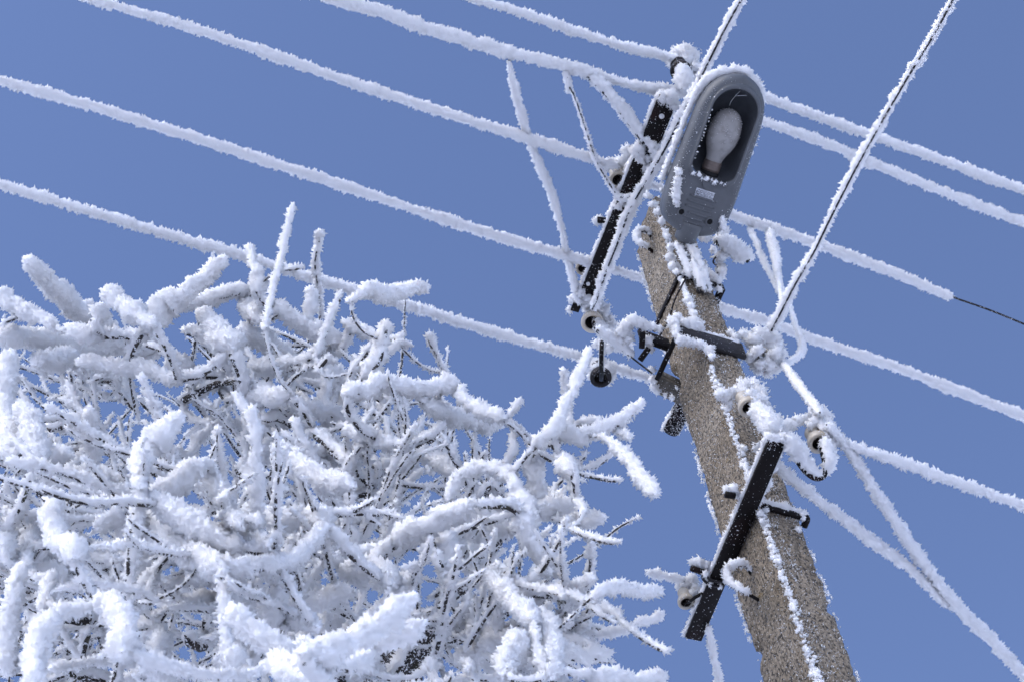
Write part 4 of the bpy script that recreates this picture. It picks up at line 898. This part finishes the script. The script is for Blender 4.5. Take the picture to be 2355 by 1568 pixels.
# each: view, depth offset, stem (fraction of width), offset of the stem, "x,y,width ..." along the branch
BR = """
1 0 .16 .3|230,300,140 310,390,165 430,510,190 560,640,225 700,760,240 850,830,210 1000,890,220
1 .1 .16 .4|-20,590,120 100,690,140 250,780,150 400,840,110 520,930,80
1 -.2 .16 .3|970,580,120 1040,680,150 1170,760,165 1300,850,150 1400,900,140
1 -.1 .16 .3|930,710,100 900,790,150 850,870,160
1 -.1 .14 .3|2020,290,120 1960,370,140 1850,450,130 1750,550,140 1650,640,150 1500,730,210 1400,850,240 1250,980,240
1 .1 .18 .55|2240,560,150 2060,610,150 1860,660,150 1690,700,150 1530,720,150
1 .2 .16 .3|-20,1000,190 200,990,190 400,1010,180 600,1090,170 800,1120,170 1000,1080,210 1250,1050,240 1450,1020,180
1 -.2 .14 .3|100,1130,210 60,1350,260 40,1580,250
1 .3 .16 .4|300,1250,190 500,1200,200 700,1160,150
1 .2 .18 .6|690,1220,120 900,1240,140 1150,1270,150 1400,1330,140 1600,1400,170
1 .1 .14 .4|1800,760,150 1900,900,190 2000,1010,220 2100,1130,210
1 .2 .2 .6|1630,930,110 1760,970,130 1900,1100,170
1 .1 .4 .8|10,890,44 100,842,46 190,822,40
1 .6 .45 .7|430,1560,44 600,1500,50 640,1380,44 615,1310,36
1 .6 .45 .7|690,1440,46 830,1500,56 960,1560,60
1 .8 .6 .7|1090,1370,90 1130,1460,96 1170,1570,96
1 .8 .45 .7|990,1330,40 1050,1450,46 1110,1560,44
1 .7 .55 .8|1600,1570,120 1800,1460,120 1950,1400,110 2100,1380,80 2240,1350,60
1 .7 .6 .7|1950,1400,70 2020,1500,76 2080,1580,76
1 .4 .3 .7|780,1400,76 900,1370,86 1060,1370,90
1 0 .16 .3|600,900,150 760,980,180 950,960,200
1 .3 .16 .3|1500,1150,160 1600,1250,170 1750,1330,150
2 -.1 .2 .6|605,-190,62 578,-60,56 548,80,72 512,230,74 482,360,56 452,470,66 425,580,60 400,700,48 370,850,50 340,940,56
2 -.1 .2 .6|850,45,84 845,150,68 815,280,74 815,400,78 835,540,58 855,700,46 870,830,40
2 0 .2 .6|220,175,84 240,270,56 255,360,50 290,420,130 290,560,150 300,650,150
2 -.1 .35 .85|480,398,24 600,392,44 715,370,58
2 .1 .14 .3|430,690,120 560,790,155 700,880,185 850,960,190 1000,1060,180 1000,1170,150
2 -.2 .16 .4|1820,555,115 1700,570,120 1550,610,110 1400,605,170 1300,575,150 1210,625,90 1090,685,50
2 .1 .16 .4|760,560,80 760,700,130 750,830,120
2 0 .28 .75|1045,585,64 1000,680,72 960,800,70 920,890,60 880,990,60 800,1190,60
2 .1 .16 .3|1050,855,105 1180,920,130 1300,980,120 1400,1010,110
2 -.1 .2 .7|1440,860,110 1430,960,140 1400,1080,130 1380,1200,170 1300,1300,140 1220,1360,90
2 0 .24 .6|1590,970,60 1540,1050,74 1480,1120,90 1400,1200,100
2 0 .24 .6|1685,1080,64 1600,1050,58 1550,1040,50
2 -.1 .3 .8|1830,955,76 1850,1040,72 1890,1130,50 1930,1220,52 1980,1340,50
2 -.2 .14 .4|2100,1410,160 1980,1440,180 1800,1460,150 1600,1440,160 1400,1420,160 1250,1480,160 1050,1510,170
2 .2 .14 .3|130,940,120 300,1000,160 450,1100,170 600,1200,180 800,1300,220 1000,1350,230 1120,1460,200
2 .4 .16 .4|0,1300,120 200,1290,130 400,1260,150 620,1230,150
2 0 .5 .85|940,1160,60 880,1250,64 810,1310,50
2 0 .3 .75|1320,1050,84 1240,1170,84 1180,1250,80 1120,1320,72
2 .2 .14 .4|190,650,190 250,760,180 300,870,110
3 -.2 .16 .5|340,310,140 310,400,90 350,440,110 500,530,130 650,590,120 720,610,70
3 -.2 .14 .4|-20,470,125 150,540,150 300,600,180 450,630,170 600,660,165 690,620,80
3 -.2 .3 .6|860,420,76 830,470,52 780,540,56 735,600,52
3 -.1 .4 .7|715,620,48 820,680,54 900,740,56 960,820,54 1000,900,62 1010,1010,70 1005,1050,90
3 0 .2 .5|805,690,56 790,800,66 795,890,72 745,980,80 690,1040,80
3 .2 .14 .3|-60,900,120 100,970,130 200,1050,130 300,1090,120 400,1070,110
3 -.2 .16 .5|200,1350,60 250,1220,90 330,1120,130 430,1065,120 550,1060,130 700,1080,150 790,1160,170 830,1270,170 880,1380,170 930,1500,180 960,1580,180
3 -.1 .5 .8|180,650,70 100,720,84 0,790,90
3 0 .4 .8|0,1220,36 130,1222,34 245,1228,34
3 0 .55 .7|460,1180,46 410,1240,46 380,1350,44
3 0 .5 .7|590,1170,80 520,1250,76 470,1330,60
3 -.3 .22 .6|1462,-10,56 1440,80,76 1390,200,86 1340,330,96 1280,430,86 1230,550,96 1180,650,126 1120,750,126 1040,800,116 960,860,106
3 -.3 .18 .5|1240,155,66 1250,260,74 1250,370,76
3 -.2 .22 .5|1290,480,44 1290,590,50 1290,650,56
3 -.3 .16 .5|1940,440,76 1900,500,106 1800,590,116 1650,680,136 1500,740,146 1350,770,146 1200,710,150 1120,760,140
3 -.2 .2 .75|1580,600,66 1480,640,106 1350,660,94 1290,690,70
3 -.1 .6 .8|1070,855,84 1160,815,70 1250,790,50
3 -.3 .2 .6|1840,800,60 1800,750,90 1730,735,60 1680,715,40
3 -.3 .16 .5|1575,770,34 1660,815,64 1720,870,126 1830,980,136 1930,1120,136 2020,1230,130 2065,1290,100
3 -.2 .35 .7|1700,910,40 1620,960,56 1540,1020,64 1450,1060,76
3 -.3 .12 .3|1220,950,150 1260,1040,196 1330,1090,120
3 -.3 .6 .8|1345,1082,30 1450,1112,42 1600,1140,40 1770,1158,40
3 -.2 .4 .6|1450,895,52 1400,980,44 1370,1015,40
3 -.2 .5 .7|1340,1140,30 1440,1180,34
3 -.1 .4 .7|1000,900,50 1080,945,56 1160,990,56
3 0 .14 .4|950,880,140 960,1000,180 1000,1140,175 1030,1270,160 1060,1330,150 1050,1410,150
3 -.1 .3 .6|1130,1270,52 1190,1190,62 1260,1130,60
3 -.1 .4 .7|1180,1310,46 1290,1205,46
3 -.2 .35 .75|1290,1160,46 1330,1250,72 1370,1340,80 1435,1440,54
3 -.1 .14 .4|1350,1340,126 1250,1400,166 1100,1430,176 950,1450,176
3 -.1 .14 .4|1600,1500,126 1480,1510,130 1350,1530,120 1250,1520,100
4 -.4 .12 .3|830,60,175 860,200,165 880,330,165 950,420,180 1050,520,195 1150,590,195 1230,660,150
4 -.3 .16 .4|1090,610,96 980,640,84 895,695,60
4 -.1 .5 .7|1180,690,36 1185,800,48 1185,900,52 1190,1000,62 1190,1080,80
4 -.2 .2 .7|1430,335,56 1430,450,96 1430,580,106 1400,700,96 1350,800,90 1310,890,70 1260,960,80
4 -.3 .5 .85|1240,228,26 1350,280,42 1450,312,44 1560,345,42 1695,350,52
4 -.2 .14 .4|1565,140,140 1450,170,150 1330,150,120 1210,180,76
4 -.3 .2 .8|2045,780,70 1950,780,92 1800,775,104 1650,745,104 1540,765,100 1440,835,60
4 -.2 .2 .6|1440,880,80 1540,930,106 1640,980,120 1695,1035,56
4 -.3 .6 .8|1690,1042,26 1800,1120,40 1900,1190,44 2000,1250,44 2095,1295,56
4 -.2 .2 .5|2045,965,80 1960,1030,110 1860,1050,60 1780,1075,36
4 -.1 .16 .4|1760,1110,86 1650,1130,90 1540,1150,90 1400,1150,80 1270,1190,70
4 -.1 .45 .8|1230,1105,38 1330,1085,54 1450,1080,58 1610,1135,48
4 -.1 .45 .85|605,540,56 700,600,60 770,690,64 830,800,64 890,900,64 940,980,64 980,1060,60
4 -.2 .12 .3|1055,740,110 1040,810,125
4 -.1 .2 .6|1080,880,80 1040,960,90 1020,1010,90
4 -.2 .12 .4|560,620,145 650,740,180 730,850,190 850,950,190 930,1050,180
4 -.5 .12 .3|870,1140,190 790,1220,180 740,1330,170 700,1430,170 680,1510,150
4 -.3 .12 .3|1000,1000,160 1050,1120,180 1100,1250,170 1080,1350,180 1060,1520,180
4 -.2 .16 .5|1595,1305,60 1500,1330,126 1350,1330,170 1150,1290,180 950,1200,180
4 -.3 .16 .4|2075,1495,100 1950,1540,126 1800,1550,130 1600,1530,140 1400,1500,140
4 .3 .6 .7|270,510,46 400,580,60 480,640,76 540,720,80
4 .6 .7 .6|100,950,120 220,840,140 320,760,120 350,680,90
4 -.1 .14 .4|190,450,126 190,600,136 190,710,116
4 0 .16 .4|370,800,90 400,950,116 430,1110,126
4 .1 .5 .7|165,1118,34 300,1180,40 390,1230,40
4 -.4 .35 .85|90,1560,44 300,1550,54 500,1530,60 750,1560,54
4 .2 .3 .6|270,1400,84 450,1330,60
4 0 .14 .4|20,110,150 200,150,175 400,130,165 600,200,175 750,290,170
4 .2 .2 .6|350,400,110 450,460,130 560,430,120
4 .1 .14 .4|350,1060,130 480,1180,150 620,1250,140
5 -1.0 .10 .35|1620,110,160 1540,230,215 1450,330,225 1350,410,225 1280,520,195 1260,650,175 1260,800,190
5 -.8 .12 .3|1820,540,160 1720,650,175 1600,740,185 1450,800,175 1340,810,150
5 -.7 .12 .3|1820,540,160 1900,680,165 1980,850,165 2060,960,160
5 .5 .7 .6|1810,680,80 1860,820,95 1950,1030,95
5 -.9 .10 .3|1280,850,195 1450,930,225 1600,1020,245 1800,1150,245 2000,1270,215 2200,1330,215
5 -.5 .10 .3|1250,950,225 1400,1100,255 1600,1250,275 1800,1400,275 2000,1500,255
5 -1.0 .10 .3|480,860,165 470,1000,205 480,1150,195 520,1290,200 650,1300,180 650,1420,170
5 -.3 .14 .5|850,1130,120 960,1070,145 1090,1000,125
5 0 .3 .75|700,780,110 800,850,130 950,880,140 1110,860,130
5 .1 .16 .4|1160,720,105 1000,690,110 800,650,150 650,680,145 450,680,175 250,650,175
5 .2 .3 .85|410,240,120 580,200,130 740,220,110
5 .4 .4 .85|415,470,80 600,435,84 760,400,60
5 .4 .5 .8|440,580,90 600,530,96 740,490,80
5 -.2 .14 .4|800,60,150 830,250,150 840,400,150 820,570,130
5 .4 .5 .7|865,260,66 905,380,66
5 -.4 .12 .3|150,40,170 280,200,215 310,380,215 330,570,175
5 -.3 .12 .4|60,160,195 100,330,195 120,500,185
5 -.1 .14 .4|200,1180,150 110,1300,155 60,1450,155
5 -.7 .24 .75|1245,1040,90 1210,1220,96 1190,1350,90 1145,1540,100
5 -.5 .12 .3|1300,1150,135 1290,1300,145 1290,1450,155 1280,1570,155
5 -.1 .2 .6|770,1400,100 900,1430,116 1060,1430,106
5 .3 .6 .6|650,830,120 630,950,100 590,1080,80
5 .7 .6 .6|1740,440,120 1760,360,110 1850,280,70 1895,205,50
5 .6 .45 .7|1500,640,34 1540,500,36 1590,420,34
5 .6 .45 .7|1710,765,40 1850,870,44
5 .3 .5 .7|420,1340,80 430,1450,80 410,1580,80
6 -.1 .12 .4|450,640,195 600,750,195 750,850,195 900,940,195 1050,980,185 1160,1000,130
6 0 .16 .5|1080,460,100 1200,510,125 1350,560,135 1500,610,115 1660,610,100
6 .2 .45 .85|1965,430,70 1850,520,90 1700,615,96 1560,725,96 1400,840,96
6 .2 .55 .75|1225,600,70 1290,710,76 1400,845,80
6 .1 .5 .8|1465,948,34 1600,968,46 1750,988,46 1900,998,46 2045,1005,40
6 .2 .35 .8|790,480,90 860,530,120 980,640,130 1090,740,130 1180,820,140
6 .2 .6 .6|1180,910,120 1280,970,120 1210,1040,100 1100,1085,90 1010,1200,80
6 .2 .45 .8|330,405,60 450,355,84 600,400,100 710,470,80
6 .3 .6 .6|1340,1090,80 1380,1200,80
6 .3 .6 .6|1440,1290,76 1495,1410,86
6 .1 .5 .75|1105,175,48 1250,270,52 1400,380,52 1540,490,52 1585,570,46
6 .1 .6 .7|1490,215,34 1380,370,34 1275,485,34
6 .1 .6 .7|1315,180,34 1295,405,34
6 .1 .5 .7|1445,365,52 1470,545,52
6 -.4 .12 .4|200,1200,145 400,1270,175 600,1290,195 800,1270,195 910,1340,185
6 -.7 .10 .3|100,1330,195 250,1450,215 400,1540,195
6 0 .5 .8|865,1415,60 920,1560,60
6 .2 .14 .4|130,180,145 300,170,155 450,200,145 610,170,145
6 .2 .14 .5|600,300,110 800,310,145 950,340,175 990,490,165
6 .1 .14 .4|1100,1240,165 1110,1390,150
6 .1 .16 .5|700,650,80 830,690,126 950,740,126 1060,830,150
6 -.4 .12 .4|1480,1490,195 1700,1380,195 1900,1300,175 2150,1180,165 2250,1150,150
6 .2 .5 .75|1265,1270,52 1205,1480,52
6 .2 .5 .75|1385,1310,50 1445,1440,50
6 .1 .16 .5|950,1150,165 1020,1280,150
6 .4 .6 .6|120,560,90 190,650,100
6 .4 .7 .5|140,780,120 200,880,130 215,960,110
8 -1.7 .09 .5|1800,640,215 1640,780,225 1500,900,195 1350,1010,195 1200,1090,175 1050,1150,195 900,1220,235 700,1200,245
8 -1.3 .12 .4|1880,900,225 1760,970,225 1600,1060,195 1400,1150,195
8 -1.5 .09 .3|60,760,270 200,950,265 350,1100,275 520,1180,275 700,1250,275
8 -1.4 .09 .3|480,1290,240 600,1350,255 800,1400,275 960,1460,255
8 .5 .75 .5|1550,1500,190 1640,1290,180 1720,1180,150 1790,1100,120
8 .5 .6 .7|700,410,150 780,540,150 880,670,140
8 .4 .7 .6|660,980,120 720,1100,130 765,1200,130
8 .4 .7 .6|170,430,110 280,445,140 360,400,120
8 .6 .75 .5|930,840,160 1100,950,180 1140,1020,150
8 .6 .7 .5|1330,870,160 1460,830,130
8 .2 .5 .7|1335,555,50 1260,760,54 1200,890,54
8 0 .3 .6|640,100,96 600,250,90 550,430,76
8 -.6 .10 .3|480,560,195 480,700,235 450,850,245 400,1000,245
8 -.2 .14 .5|700,750,145 850,710,165 1050,660,165 1200,620,165
8 -.3 .12 .4|950,310,145 1150,310,195 1350,280,225 1600,190,225 1800,100,225
8 -.2 .12 .4|1100,450,195 1300,430,245 1450,420,225 1560,570,225
8 -.3 .12 .4|1750,390,195 1765,570,195
8 -.3 .12 .4|2080,50,165 2080,250,175 2070,460,155
8 -.5 .14 .5|600,900,145 750,880,165 860,960,155
8 -.2 .6 .6|1185,1230,76 1135,1420,84
8 -.3 .16 .4|1290,1410,100 1395,1230,90
8 -.2 .14 .4|1940,1250,120 1930,1410,126
8 -.8 .10 .3|90,1150,195 60,1360,225
8 -.4 .12 .4|0,340,195 130,590,195
7 -.8 .10 .3|640,160,195 680,260,215 800,310,120
7 -1.4 .09 .3|920,740,170 1070,750,225 1150,900,225 1150,1050,235 1150,1200,205
7 -1.4 .09 .3|490,830,215 450,970,255 380,1080,275 320,1200,225 310,1350,195 310,1490,185
7 .4 .7 .8|550,760,80 600,840,110 750,850,130 900,860,130 1020,940,110
7 .5 .75 .6|745,1380,96 750,1250,74 790,1070,74 845,950,60
7 .5 .7 .6|580,1145,50 750,1200,58 900,1240,58 1090,1250,56
7 .5 .6 .8|425,1270,64 560,1300,76 700,1370,86 870,1390,110 1000,1430,110 1110,1480,110
7 .5 .7 .6|930,990,48 965,1100,48 970,1200,46
7 -.4 .14 .4|1280,900,140 1400,950,165 1530,1020,145
7 .4 .7 .7|1740,1030,120 1880,1070,150 2000,1090,120
7 .4 .6 .6|1930,840,54 1930,1010,54
7 .4 .6 .6|1985,840,54 1955,970,54
7 -.5 .10 .4|220,350,145 150,600,195 100,850,225 80,1100,225 60,1420,195
7 -.2 .14 .4|300,50,145 250,250,145 230,450,145
7 -.3 .16 .5|500,450,125 430,650,125 400,800,125
7 -.1 .3 .7|590,320,64 600,450,72 570,600,70 550,710,70
7 -.1 .14 .4|750,400,115 850,500,125 960,630,125
7 -.6 .12 .3|1140,620,120 1240,650,195 1400,530,175 1460,430,140
7 -.7 .5 .8|1245,700,34 1400,720,40 1490,708,42
7 -.4 .12 .4|1600,650,145 1700,750,165 1850,720,195 2000,750,215 2110,640,195
7 .4 .6 .6|1055,415,44 970,560,44
7 .4 .6 .6|1125,420,40 1080,610,40
7 .2 .5 .7|590,622,36 790,603,40
7 -.4 .12 .4|1350,1330,135 1500,1280,165 1560,1190,145
7 -.5 .10 .4|2200,990,145 2180,1200,195 2200,1420,195
7 -.2 .14 .4|1310,1400,115 1150,1450,105
7 .4 .6 .6|1690,800,60 1720,700,50
7 -.3 .14 .4|20,60,150 60,200,150 40,340,140
"""
TG = "frosted tree"
def zone_depth(y): return float(np.interp(y, [560, 1568], [5.5, 4.15]))
branches = []
for line in BR.strip().split("\n"):
    a, b = line.split("|"); v, dz, stem, off = a.split(); x0, y0, s = VIEW[int(v)]
    pts = [tuple(float(q) for q in p.split(",")) for p in b.split()]
    P = [((x / s + x0) / 1.73928, (y / s + y0) / 1.73928, w_ / s / 1.73928) for x, y, w_ in pts]
    dz = float(dz); tilt = rng.uniform(-.0016, .0016)
    Zs = [zone_depth(p[1]) * .5 + zone_depth(np.mean([q[1] for q in P])) * .5 + dz * .85 + tilt * ((p[0] - P[0][0]) + (p[1] - P[0][1])) for p in P]
    W3 = np.array([PZ(p[0], p[1], z) for p, z in zip(P, Zs)]); R3 = np.array([p[2] * .5 * z / FV for p, z in zip(P, Zs)])
    ln = sum(math.dist(P[i][:2], P[i + 1][:2]) for i in range(len(P) - 1)); wm = float(np.mean([p[2] for p in P]))
    branches.append(dict(P=W3, R=R3, stem=float(stem), off=float(off), size=ln * wm, px=P, near=dz < -.9))
hubV = np.array(PZ(860, 1500, 4.6))
order = sorted(branches, key=lambda b: np.linalg.norm(b['P'] - hubV, axis=1).min())
pool = [hubV[None]]; links = []; near_pool = [np.array([PZ(330, 1500, 3.6), PZ(700, 1480, 3.3), PZ(520, 1800, 4.0), PZ(250, 1640, 3.8), PZ(900, 1650, 3.3)])]
for b in order:
    allp = np.concatenate(near_pool if b['near'] else pool)
    if math.dist(b['px'][0][:2], (700, 1560)) > math.dist(b['px'][-1][:2], (700, 1560)):
        b['P'] = b['P'][::-1]; b['R'] = b['R'][::-1]; b['px'] = b['px'][::-1]
    p0 = b['P'][0]; dd = np.linalg.norm(allp - p0, axis=1) + .35 * np.maximum(0, np.linalg.norm(allp - hubV, axis=1) - np.linalg.norm(p0 - hubV))
    q = allp[dd.argmin()]; dist = np.linalg.norm(q - p0)
    if .02 < dist < .6:
        out = unit(b['P'][1] - p0); r_ = min(float(b['R'][0]) * .62, .017)
        links.append(dict(P=np.array([q, q * .62 + p0 * .38 - out * dist * .10 - Up * dist * .06, q * .25 + p0 * .75 - out * dist * .07 - Up * dist * .03, p0 + out * .02]), R=np.array([.8, .85, .95, 1.05]) * r_, stem=.34, off=.7, near=False))
    Q_, _, _ = resample(b['P'], .03); (near_pool if b['near'] else pool).append(Q_)
branches.sort(key=lambda b: -b['size'])

trunk_top = PZ(900, 1640, 4.75)
tree = empty("tree", (trunk_top[0] - .12, trunk_top[1] + .05, 0), "tree with every branch and twig thickly coated in white rime", "tree")
t0 = np.array([trunk_top[0] - .12, trunk_top[1] + .05, -.1])
tb = MB()
tube(tb, [t0, t0 + [.02, 0, 1.2], t0 * .45 + trunk_top * .55 + [-.03, 0, 0], trunk_top, PZ(950, 1500, 4.72), PZ(985, 1420, 4.70)], np.array([.15, .12, .10, .075, .045, .034]), 16, .04, .04)
tb.build("trunk", M_BARK, tree)
lf = MB(); lb = MB()                                 # main limbs below and behind the frame
hub = trunk_top * .75 + t0 * .25
for tgt, mid in (((200, 1540, 4.9), (420, 1750, 4.8)), ((1250, 1560, 4.9), (1100, 1700, 4.9)), ((500, 1500, 5.2), (640, 1700, 5.1)), ((60, 1300, 5.0), (150, 1650, 4.7)), ((640, 1250, 5.3), (760, 1500, 5.2)), ((1420, 1600, 4.7), (1200, 1750, 4.7)), ((330, 1500, 3.6), (520, 1800, 4.0)), ((700, 1480, 3.3), (800, 1750, 4.0))):
    tube(lb, [hub, PZ(*mid), PZ(*tgt)], np.array([.05, .028, .009]), 10, .03, .05)
    rime(lf, [PZ(*mid) * .6 + hub * .4 + Fw * .03, PZ(*mid) + Fw * .022 - Fw * .03, PZ(*tgt) - Fw * .004], np.array([.025, .024, .018]), .007)
lo = lb.build("limbs", M_BARK, tree); lf.build("frost", M_FROST, lo)
def stem_and_frost(b, sb, fb):
    P, R = b['P'], b['R']; off = b['off']
    tang = unit(P[-1] - P[0])                        # rime grows up and away to the right: the stem stays on the sheltered side
    dv = -Fw * .50 - Up * .70 - Rt * .25 + rng.standard_normal(3) * .28
    dv = dv - tang * np.dot(dv, tang) * .9; dv = unit(dv)
    if b['stem'] >= .4: off = off * 1.18
    Q, RR, s_ = resample(P, .016, R); RR = RR[:, 0]; m = len(Q)
    wob = 1.04 + .5 * (vnoise(s_[-1] / .05, 1, s_ / .05, s_ * 0) - .5)
    t = np.minimum(s_, s_[-1] - s_) / (s_[-1] + 1e-9)
    tap = np.clip(t / .12, .15, 1)
    pull = np.clip(t / .10, 0, 1)
    tube(sb, Q + dv * (RR * off * wob * pull)[:, None], np.maximum(RR * b['stem'], .0022) * tap, 8, None, .12)
    rime(fb, P, R, .0070 if not b['near'] else .0058, 2.5, .46, .7, fine=.38, gain=.95 if R.mean() > .014 else .88)
for b in branches[:100]:
    sb, fb = MB(), MB(); stem_and_frost(b, sb, fb)
    so = sb.build("branch", M_BARK, tree); fb.build("frost", M_FROST, so)
sb, fb = MB(), MB()
for b in branches[100:] + links: stem_and_frost(b, sb, fb)
# side twigs filling the crown: they spring from the traced branches
def crown_limit(x):
    return float(np.interp(x, [0, 120, 250, 330, 480, 600, 700, 850, 950, 1050, 1200, 1300, 1400, 1500], [760, 740, 780, 730, 700, 720, 740, 790, 880, 930, 1060, 1150, 1330, 1600]))
def twig(p, d, ln, r, stem, bend=.5):
    n = 5; Q = [p]; dd = unit(d); bb = rng.standard_normal(3) * bend
    for i in range(n): dd = unit(dd + bb * .18 + rng.standard_normal(3) * .10); Q.append(Q[-1] + dd * ln / n)
    return dict(P=np.array(Q), R=r * np.array([1.15, 1.15, 1.0, .95, .8, .55]) * (.85 + .3 * rng.random(6)), stem=stem, off=rng.uniform(.45, .85), near=False)
cnt = 0; tries = 0
def vpix(P):
    e = P - CAM; z = e @ Fw; return 1177.5 + FV * (e @ Rt) / z, 784 - FV * (e @ Up) / z
def grow(d, spread): return unit(d) + rng.standard_normal(3) * spread
while cnt < 250 and tries < 9000:
    tries += 1
    b = branches[rng.integers(len(branches))]; i = rng.integers(len(b['P']))
    p = b['P'][i]; q = b['px'][i]
    x, y = q[0], q[1]
    if b['near'] or y < crown_limit(x) + 40: continue
    thick = rng.random() < .2; back = rng.random() < .65
    d = grow(unit(p - hubV) * 1.0 + (Fw * .5 if back else 0), .45)
    ln = rng.uniform(.14, .36); r = rng.uniform(.011, .018) if thick else rng.uniform(.0055, .0095)
    t = twig(p + Fw * (rng.uniform(.05, .6) if back else 0), d, ln, r, .16 if thick else rng.uniform(.28, .5), rng.uniform(.05, .22))
    ex, ey = vpix(t['P'][-1])
    if ey < crown_limit(ex) + 25: continue
    stem_and_frost(t, sb, fb); cnt += 1
    for k in (1, 2, 3, 4):                           # forks
        if rng.random() < .55:
            ax_ = unit(t['P'][k + 1] - t['P'][k]); f = twig(t['P'][k], grow(ax_, .42), ln * rng.uniform(.25, .5), r * .66, t['stem'] * 1.15, .12)
            ex, ey = vpix(f['P'][-1])
            if ey > crown_limit(ex) + 25: stem_and_frost(f, sb, fb)
# bare dark fine twigs deep in the crown
cnt = 0
while cnt < 330:
    x, y = rng.uniform(-30, 1250), rng.uniform(860, 1600)
    if y < crown_limit(x) + 90: continue
    cnt += 1
    p = PZ(x, y, zone_depth(y) + rng.uniform(.5, 1.3))
    t = twig(p, grow(unit(p - hubV) + Fw * .1, .6), rng.uniform(.14, .40), rng.uniform(.0034, .0062), rng.uniform(.5, .8), .25)
    stem_and_frost(t, sb, fb)
so = sb.build("twigs", M_BARK, tree); tag(so, kind="stuff"); fo = fb.build("frost", M_FROST, so)
